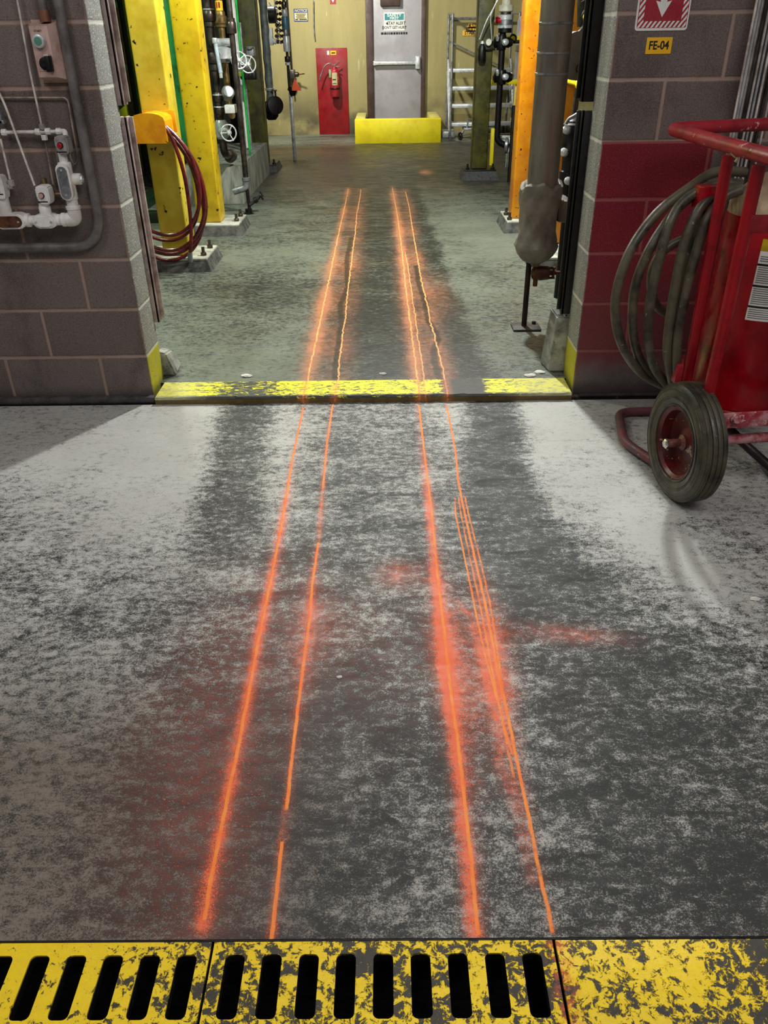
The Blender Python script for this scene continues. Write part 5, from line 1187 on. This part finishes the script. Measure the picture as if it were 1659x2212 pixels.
for zz in (c_.z-.046, c_.z+.04):
    bm = B(); lathe(bm, (c_.x-.003, YR-.037, zz), (0, -1, 0), [(.0045, 0), (.003, .003)], 10); obj('screw', bm, GALW, o_)
bm = B(); cyl(bm, (xe1, YR, ztop_-.002), (xe1, YR-.0, P(140, 333, YR).z+.01), .016, None, 18); obj('neck', bm, FIT, cr)
c2_ = P(96, 447, YR)
bm = B(); cyl(bm, (c2_.x, YR, zr+.015), (c2_.x, YR, zr+.06), .019, None, 18); ring_fit(bm, (c2_.x, YR, zr+.035), (0, 0, 1), .022, .03); obj('neck', bm, FIT, cr)
c2_ = P(10, 450, YR)
bm = B(); cyl(bm, (c2_.x, YR, zr+.015), (c2_.x, YR, P(5, 425, YR).z), .023, None, 18); obj('neck', bm, FIT, cr)
for px in (74, 111, 118, 5, 45):
    pass
for px, hx in ((85, 0), (117, 0), (47, 0)):
    bm = B(); c_ = P(px, 476, YR); lathe(bm, (c_.x, YR-.034, c_.z), (0, -1, 0), [(.0045, 0), (.003, .004)], 10); obj('screw', bm, GALW, cr)
vl = thing('needle_valve', 'tiny dull brass valve behind the pink button switch', 'valve', P(118, 415, 3.18))
bm = B(); c_ = P(112, 410, 3.17); lathe(bm, c_, (0, 0, -1), [(.008, 0), (.012, .01), (.008, .03)], 10); cyl(bm, c_+Vector((.0, 0, -.015)), c_+Vector((.035, 0, -.015)), .006); lathe(bm, P(95, 392, 3.17), (0, 0, 1), [(.006, -.02), (.011, 0), (.011, .012)], 10); obj('body', bm, BRS, vl)
vl = thing('needle_valve', 'small pale valve elbow at the far left below the short tube', 'valve', P(24, 400, 3.15))
bm = B(); c_ = P(24, 396, 3.15); hexn(bm, c_+Vector((0, 0, -.01)), c_+Vector((0, 0, .012)), .012); cyl(bm, c_+Vector((-.03, 0, -.012)), c_+Vector((.004, 0, -.012)), .009); obj('body', bm, FITD, vl)
vl = thing('needle_valve', 'small dark bracket valve at the left edge above the level tube', 'valve', P(5, 260, 3.15))
a, b = P(-12, 240, 3.15), P(9, 268, 3.15); bm = B(); box(bm, a.x, b.x, 3.15, 3.18, b.z, b.z+.012, .002); box(bm, a.x, a.x+.018, 3.15, 3.18, b.z, a.z, .002); obj('body', bm, GAL, vl)

# ------------------------------------------------------------------ right wall signs and rods
YS_ = 3.2
a, b = P(1373, 68, YS_), P(1483, 62, YS_); zt_ = 1.62; xa, xb_ = P(1377, 40, YS_).x-.006, P(1487, 30, YS_).x+.002; zlo = P(1430, 66, YS_).z
sg = thing('arrow_sign', 'red and white hatched sign with downward arrow above the FE-04 sticker', 'sign', ((xa+xb_)/2, YS_, zlo))
board('sign_board', xa, xb_, zlo, zt_, YS_-.0005, .0025, WSGN, sg, .01)
i0, i1, iz = xa+.006, xb_-.005, zlo+.008
board('red_field', i0, i1, iz, zt_-.006, YS_-.003, .0006, RSGN, sg, .004)
bw = .020
bm = B()
def clipstripe(xL, xR, zB, zT, cx_, wd, sl):
    """slanted white bar clipped to a box in (x,z)"""
    poly = [(cx_, -9), (cx_+wd, -9), (cx_+wd+18/sl*1.0, 9), (cx_+18/sl, 9)]
    poly = [(cx_+(z_-zB)/sl if k in (0, 3) else cx_+wd+(z_-zB)/sl, z_) for k, z_ in ((0, zB-.5), (1, zB-.5), (1, zT+.5), (3, zT+.5))]
    for ax_, lim, sg_ in ((0, xL, 1), (0, xR, -1), (1, zB, 1), (1, zT, -1)):
        out_ = []
        for i in range(len(poly)):
            p, q = poly[i], poly[(i+1) % len(poly)]; pin, qin = (p[ax_]-lim)*sg_ >= 0, (q[ax_]-lim)*sg_ >= 0
            if pin: out_.append(p)
            if pin != qin:
                t_ = (lim-p[ax_])/(q[ax_]-p[ax_]); out_.append((p[0]+(q[0]-p[0])*t_, p[1]+(q[1]-p[1])*t_))
        poly = out_
        if len(poly) < 3: return
    prism(bm, poly, YS_-.0041, YS_-.0036)
for k in range(-22, 16):
    c0 = i0+k*.0155
    clipstripe(i0+.002, i1-.002, iz+.001, iz+bw, c0, .008, 1.35)
    clipstripe(i0+.002, i0+bw, iz+bw, zt_-.01, c0, .008, 1.35); clipstripe(i1-bw, i1-.002, iz+bw, zt_-.01, c0, .008, 1.35)
obj('hatching', bm, WSGN, sg)
xm = (i0+i1)/2-.003; zt2 = P(1433, 37, YS_).z
bm = B(); prism(bm, [(xm-.027, zt2+.048), (xm, zt2), (xm+.027, zt2+.048), (xm+.011, zt2+.044), (xm+.011, zt_-.02), (xm-.011, zt_-.02), (xm-.011, zt2+.044)], YS_-.0045, YS_-.0036); obj('arrow_mark', bm, WSGN, sg)
a, b = P(1398, 81, YS_), P(1446, 116, YS_)
sg = thing('number_sticker', 'yellow FE-04 sticker on the right block wall', 'sign', ((a.x+b.x)/2, YS_, b.z))
board('sticker', a.x-.0, b.x+.003, b.z, a.z, YS_-.0005, .0015, YSGN, sg, .001)
text('lettering', 'FE-04', (a.x+b.x)/2+.001, YS_-.0024, (a.z+b.z)/2, .036, INK, sg, sx=.86, bold=.025)
for i, px in enumerate((1637, 1644, 1651, 1658, 1667, 1676, 1686, 1697, 1709)):
    p_ = P(px, 0, 3.12+.012*(i % 3)); bm = B(); cyl(bm, (p_.x, p_.y, .02), (p_.x-.004, p_.y, 2.3), .0042+.001*(i % 2), None, 10)
    tag(obj('metal_rod', bm, (TUBEP, GALW, TUBEP, STEEL)[i % 4]), ('leftmost', 'second from left', 'third from left', 'fourth from left', 'fifth from left', 'sixth from left', 'seventh from left', 'eighth from left', 'ninth from left')[i]+' thin metal rod of the bundle standing at the right wall', 'rod', 'thin rods standing against the right wall')
bm = B(); cyl(bm, (1.33, 3.165, 0), (1.33, 3.165, 2.4), .03); tag(obj('wall_pipe', bm, surf('brown_grey_wall_pipe', L(84, 74, 66), .6, 0, L(60, 52, 46), 5)), 'brown-grey pipe on the right wall behind the rods', 'pipe')

# ------------------------------------------------------------------ wheeled extinguisher
we = thing('wheeled_extinguisher', 'large red wheeled fire extinguisher cart with coiled hose on the right', 'fire extinguisher', (1.12, 2.42, 0))
al = math.radians(9); nx_ = Vector((-math.cos(al), -math.sin(al), 0))      # outward side of the near wheel
wc = Vector((.975, 2.325, .199)); W2 = .043; RW = .199
bm = B()
prof = [(.118, -.028), (.122, -.036), (.14, -.044), (.165, -.046), (.183, -.041), (.193, -.034)]
tread = []
for i in range(4):
    z_ = -.034+i*.017; tread += [(.1965+.002*(1-abs(i-1.5)/1.5), z_+.001), (.1975+.0015*(1-abs(i-1.5)/1.5), z_+.0075), (.1965, z_+.0145), (.1925, z_+.0155), (.1925, z_+.0165)]
full = prof+tread+[(.193, .034), (.183, .041), (.165, .046), (.14, .044), (.122, .036), (.118, .028)]
lathe(bm, wc, nx_, [(r, h) for r, h in full], 72, False)
wh = obj('wheel', bm, TIRE, we, 20)
# sidewall ridges
bm = B()
for rr in (.150, .156, .178): torus(bm, wc+nx_*(.0455 if rr < .17 else .043), nx_, rr, .0013, 60, 6)
torus(bm, wc+nx_*.040, nx_, .126, .003, 60, 6); obj('sidewall_ridge', bm, TIRE, wh)
bm = B(); lathe(bm, wc, nx_, [(.119, .034), (.121, .037), (.117, .037), (.108, .028), (.104, -.004), (.085, -.010), (.05, -.006), (.035, 0), (.026, .004)], 60, False); lathe(bm, wc, nx_, [(.119, -.034), (.1, -.03), (.03, -.012)], 48, False); obj('rim', bm, surf('dusty_red_rim', L(104, 22, 18), .45, 0, L(60, 10, 9), 9, L(170, 150, 124), .64, 30, .15), wh)
bm = B(); lathe(bm, wc, nx_, [(.026, .0), (.026, .012), (.017, .018), (.014, .02), (.014, .062), (.012, .064)], 24); lab(obj('hub', bm, surf('worn_hub', L(140, 84, 72), .45, .2, L(90, 50, 40), 30), wh), 'protruding axle hub')
bm = B(); lathe(bm, wc+nx_*.06, nx_, [(.016, 0), (.017, .002), (.017, .009), (.012, .014), (.004, .014)], 6); obj('hub_nut', bm, CHR, wh)
# frame
Rt = .0185
T1t = P(1574, 335, 2.5); T1b = P(1481, 832, 2.5); T2t = P(1640, 356, 2.3); T2b = P(1535, 838, 2.3)
T1b = Vector((T1b.x, 2.5, .30)); T2b = Vector((1.007, 2.3, .28))
bm = B(); tube(bm, [T1b, T1t], Rt-.001, 20); obj('upright', bm, RED, we)
bm = B(); tube(bm, [T2b, T2t], Rt, 20); obj('upright', bm, RED, we)
c0 = P(1452, 281, 2.93)
zt2_ = P(1640, 340, 2.3).z
hp = [P(1720, 352, 2.12), P(1659, 336, 2.24), P(1575, 312, 2.5), P(1500, 290, 2.78), c0+Vector((.004, .03, .004)), P(1475, 268, 3.0), P(1540, 264, 3.02), P(1659, 263, 3.04), P(1800, 262, 3.06)]
hp = fillet([P(1760, 364, 2.05), P(1640, 332, 2.3), P(1575, 314, 2.5), P(1448, 278, 2.97), P(1800, 262, 3.04)], .05, 8)
bm = B(); tube(bm, hp, .021, 20); obj('handle_loop', bm, REDD, we)
bm = B(); c_ = P(1597, 322, 2.45); c2 = P(1588, 318, 2.47); d_ = (P(1640, 332, 2.3)-P(1575, 314, 2.5)).normalized()
lathe(bm, P(1585, 317, 2.47), d_, [(.0215, 0), (.0215, .045)], 20, False); wt = obj('tape_wrap', bm, surf('peeling_label', L(214, 196, 150), .5, 0, L(180, 40, 50), 60), we); lab(wt, 'peeling cream label on the handle')
bm = B(); torus(bm, P(1597, 322, 2.44), d_, .022, .0025, 24, 8); tube(bm, catmull([P(1597, 335, 2.43), P(1592, 345, 2.43), P(1588, 350, 2.43)]), .004, 6); obj('zip_tie', bm, surf('cream_tie', L(220, 200, 160), .5), we)
# tank
tc = Vector((1.245, 2.60, 0)); TR = .165
bm = B(); lathe(bm, (tc.x, tc.y, .235), (0, 0, 1), [(TR*.8, 0), (TR*.97, .006), (TR, .03), (TR, .60), (TR*.985, .63)], 64); obj('tank', bm, RED, we)
bm = B(); lathe(bm, (tc.x, tc.y, .855), (0, 0, 1), [(TR*.985, 0), (TR*.95, .035), (TR*.80, .08), (TR*.55, .115), (TR*.3, .13), (.035, .135), (.035, .19)], 64); lab(obj('tank_dome', bm, surf('beige_tank_dome', L(170, 148, 118), .35, .1, L(110, 44, 36), 5), we), 'beige domed top of the tank')  # dome coloured beige, mottled with dark red
bm = B(); lathe(bm, (tc.x, tc.y, .232), (0, 0, 1), [(TR+.001, 0), (TR+.005, .004), (TR+.005, .012), (TR+.001, .016)], 64, False); obj('base_rim', bm, REDD, we)
# label wrapped on the tank
def tpt(a_, z_, r): return Vector((tc.x+r*math.cos(a_), tc.y+r*math.sin(a_), z_))
def tank_angle(px, py):
    d = ray(px, py); o = CP; ax_, ay_ = o.x-tc.x, o.y-tc.y; A = d.x**2+d.y**2; Bq = ax_*d.x+ay_*d.y; Cq = ax_**2+ay_**2-TR**2
    t_ = (-Bq-math.sqrt(max(0, Bq*Bq-A*Cq)))/A; p = o+d*t_; return math.atan2(p.y-tc.y, p.x-tc.x), p.z
aL, zL = tank_angle(1609, 690); aT, zT_ = tank_angle(1641, 515)
def patch(nm, a0, a1, z0, z1, r, mat, par, n=10):
    bm = B(); cols = []
    for i in range(n+1):
        a_ = a0+(a1-a0)*i/n; cols.append([bm.verts.new(tpt(a_, z0, r)), bm.verts.new(tpt(a_, z1, r)), bm.verts.new(tpt(a_, z1, r-.0015)), bm.verts.new(tpt(a_, z0, r-.0015))])
    for p, q in zip(cols, cols[1:]):
        for k in range(4): bm.faces.new((p[k], q[k], q[(k+1) % 4], p[(k+1) % 4]))
    bm.faces.new(cols[0]); bm.faces.new(cols[-1][::-1])
    return obj(nm, bm, mat, par)
lbl = patch('instruction_label', aL, aL+1.1, zL, zT_, TR+.001, WSGN, we); lab(lbl, 'white instruction label with small print')
Hh = zT_-zL
patch('header_stripe', aL, aL+1.1, zT_-.035, zT_, TR+.0016, surf('label_yellow', L(226, 190, 20), .4), lbl)
for z_ in (.70, .44, .18+.0):
    patch('rule_line', aL, aL+1.1, zL+Hh*(z_)-.004, zL+Hh*z_+.002, TR+.0018, INK, lbl)
PRT = surf('grey_small_print', L(120, 112, 106), .5)
for i in range(30):
    f_ = .03+i*.0262
    if abs(f_-.18) < .02 or abs(f_-.44) < .02 or abs(f_-.70) < .02: continue
    patch('print_line', aL+.03, aL+.5+.4*((i*7) % 5)/5, zL+Hh*f_, zL+Hh*f_+.0022, TR+.0017, PRT, lbl, 6)
# brackets and axle
a, b = P(1616, 464, 2.29), P(1700, 502, 2.29)
bm = B(); box(bm, a.x, b.x+.2, 2.282, 2.292, b.z, a.z, .002); obj('upper_brace', bm, REDD, we)
ca, sa = math.cos(al), math.sin(al)
def xbar(p0, L_, hy, hz, mat, nm, bev=.002):
    bm = B(); box(bm, 0, L_, -hy, hy, -hz, hz, bev)
    bmesh.ops.transform(bm, matrix=Matrix.Translation(p0) @ Matrix.Rotation(math.radians(6), 4, 'Z'), verts=bm.verts[:]); return obj(nm, bm, mat, we)
c_ = P(1563, 908, 2.30); xb1 = xbar(Vector((c_.x-.06, 2.29, c_.z)), .55, .005, .026, REDP, 'cross_brace')
bm = B(); p_ = P(1590, 905, 2.285); hexn(bm, (p_.x, 2.292, p_.z), (p_.x, 2.272, p_.z), .012); torus(bm, (p_.x, 2.288, p_.z), (0, 1, 0), .013, .003, 20, 6); obj('bolt', bm, REDP, xb1)
bm = B(); p_ = P(1565, 942, 2.34); tube(bm, [wc-nx_*.02, wc-nx_*.02+Vector((.6, .063, 0))], .0165, 18); obj('axle', bm, REDP, we)
bm = B(); zf = .02
fp = fillet([Vector((1.35, 2.98, zf)), G(1350, 896, zf)+Vector((-.02, .03, 0)), G(1362, 950, zf)+Vector((-.03, -.02, 0)), Vector((.99, 2.42, .03)), Vector((1.0, 2.40, .2))], .06, 8)
tube(bm, fp, .0175, 16); obj('foot_loop', bm, surf('scuffed_foot_paint', L(120, 62, 66), .5, .1, L(84, 70, 74), 14, L(150, 140, 142), .66, 30), we)
bm = B(); tube(bm, [Vector((1.16, 2.75, .19)), G(1600, 952, .10), G(1665, 1010, .03), G(1690, 1040, .03)], .016, 14); obj('foot_leg', bm, surf('dark_foot_leg', L(60, 44, 46), .45, .2, L(30, 24, 26), 12), we)
bm = B(); box(bm, P(1462, 800, 2.5).x, P(1490, 800, 2.5).x+.02, 2.5, 2.6, .33, .40, .004); obj('lower_bracket', bm, REDD, we)
bm = B(); c_ = P(1535, 425, 2.56); box(bm, c_.x-.035, c_.x+.03, 2.56, 2.62, c_.z-.04, c_.z+.03, .006); obj('hose_bracket', bm, RED, we)
# rear wheel far side
bm = B(); wc2 = wc-nx_*.62+Vector((0, 0, 0)); lathe(bm, wc2, nx_, [(r, h) for r, h in full], 56, False); w2_ = obj('wheel', bm, TIRE, we, 20)
bm = B(); lathe(bm, wc2, nx_, [(.119, .034), (.108, .02), (.03, 0), (.02, 0)], 48, False); obj('rim', bm, REDD, w2_)
# hose coil hanging on the left
hb = B(); HR = .0155
loops = [
 [(1610, 372, 2.72), (1545, 372, 2.70), (1490, 405, 2.66), (1420, 460, 2.62), (1365, 535, 2.58), (1334, 620, 2.56), (1330, 690, 2.56), (1348, 755, 2.58), (1385, 805, 2.62), (1430, 832, 2.66), (1462, 838, 2.70)],
 [(1600, 396, 2.68), (1540, 400, 2.66), (1480, 435, 2.64), (1440, 480, 2.62), (1400, 545, 2.60), (1372, 620, 2.59), (1366, 700, 2.59), (1378, 765, 2.61), (1410, 815, 2.64), (1445, 835, 2.68)],
 [(1600, 400, 2.62), (1545, 398, 2.62), (1480, 432, 2.60), (1448, 480, 2.57), (1424, 560, 2.55), (1405, 650, 2.54), (1400, 730, 2.55), (1412, 790, 2.57), (1440, 830, 2.6)],
 [(1600, 405, 2.60), (1550, 420, 2.58), (1512, 450, 2.56), (1480, 520, 2.54), (1462, 600, 2.53), (1446, 700, 2.53), (1442, 770, 2.54), (1455, 835, 2.56)],
 [(1600, 410, 2.57), (1560, 430, 2.56), (1525, 480, 2.54), (1500, 560, 2.53), (1480, 640, 2.52), (1464, 730, 2.52), (1462, 800, 2.53), (1470, 850, 2.55)],
 [(1560, 440, 2.60), (1515, 470, 2.6), (1498, 520, 2.60), (1478, 600, 2.60), (1460, 700, 2.6), (1455, 780, 2.6), (1462, 840, 2.6)],
 [(1515, 510, 2.64), (1470, 520, 2.66), (1430, 545, 2.66), (1408, 590, 2.66), (1410, 640, 2.68), (1428, 670, 2.70), (1470, 690, 2.74)],
]
for lp in loops: tube(hb, catmull([P(*q) for q in lp], 6), HR if len(lp) > 8 else HR*1.0, 14)
ho2 = obj('hose', hb, HOSE, we); lab(ho2, 'dusty black rubber hose in hanging loops')
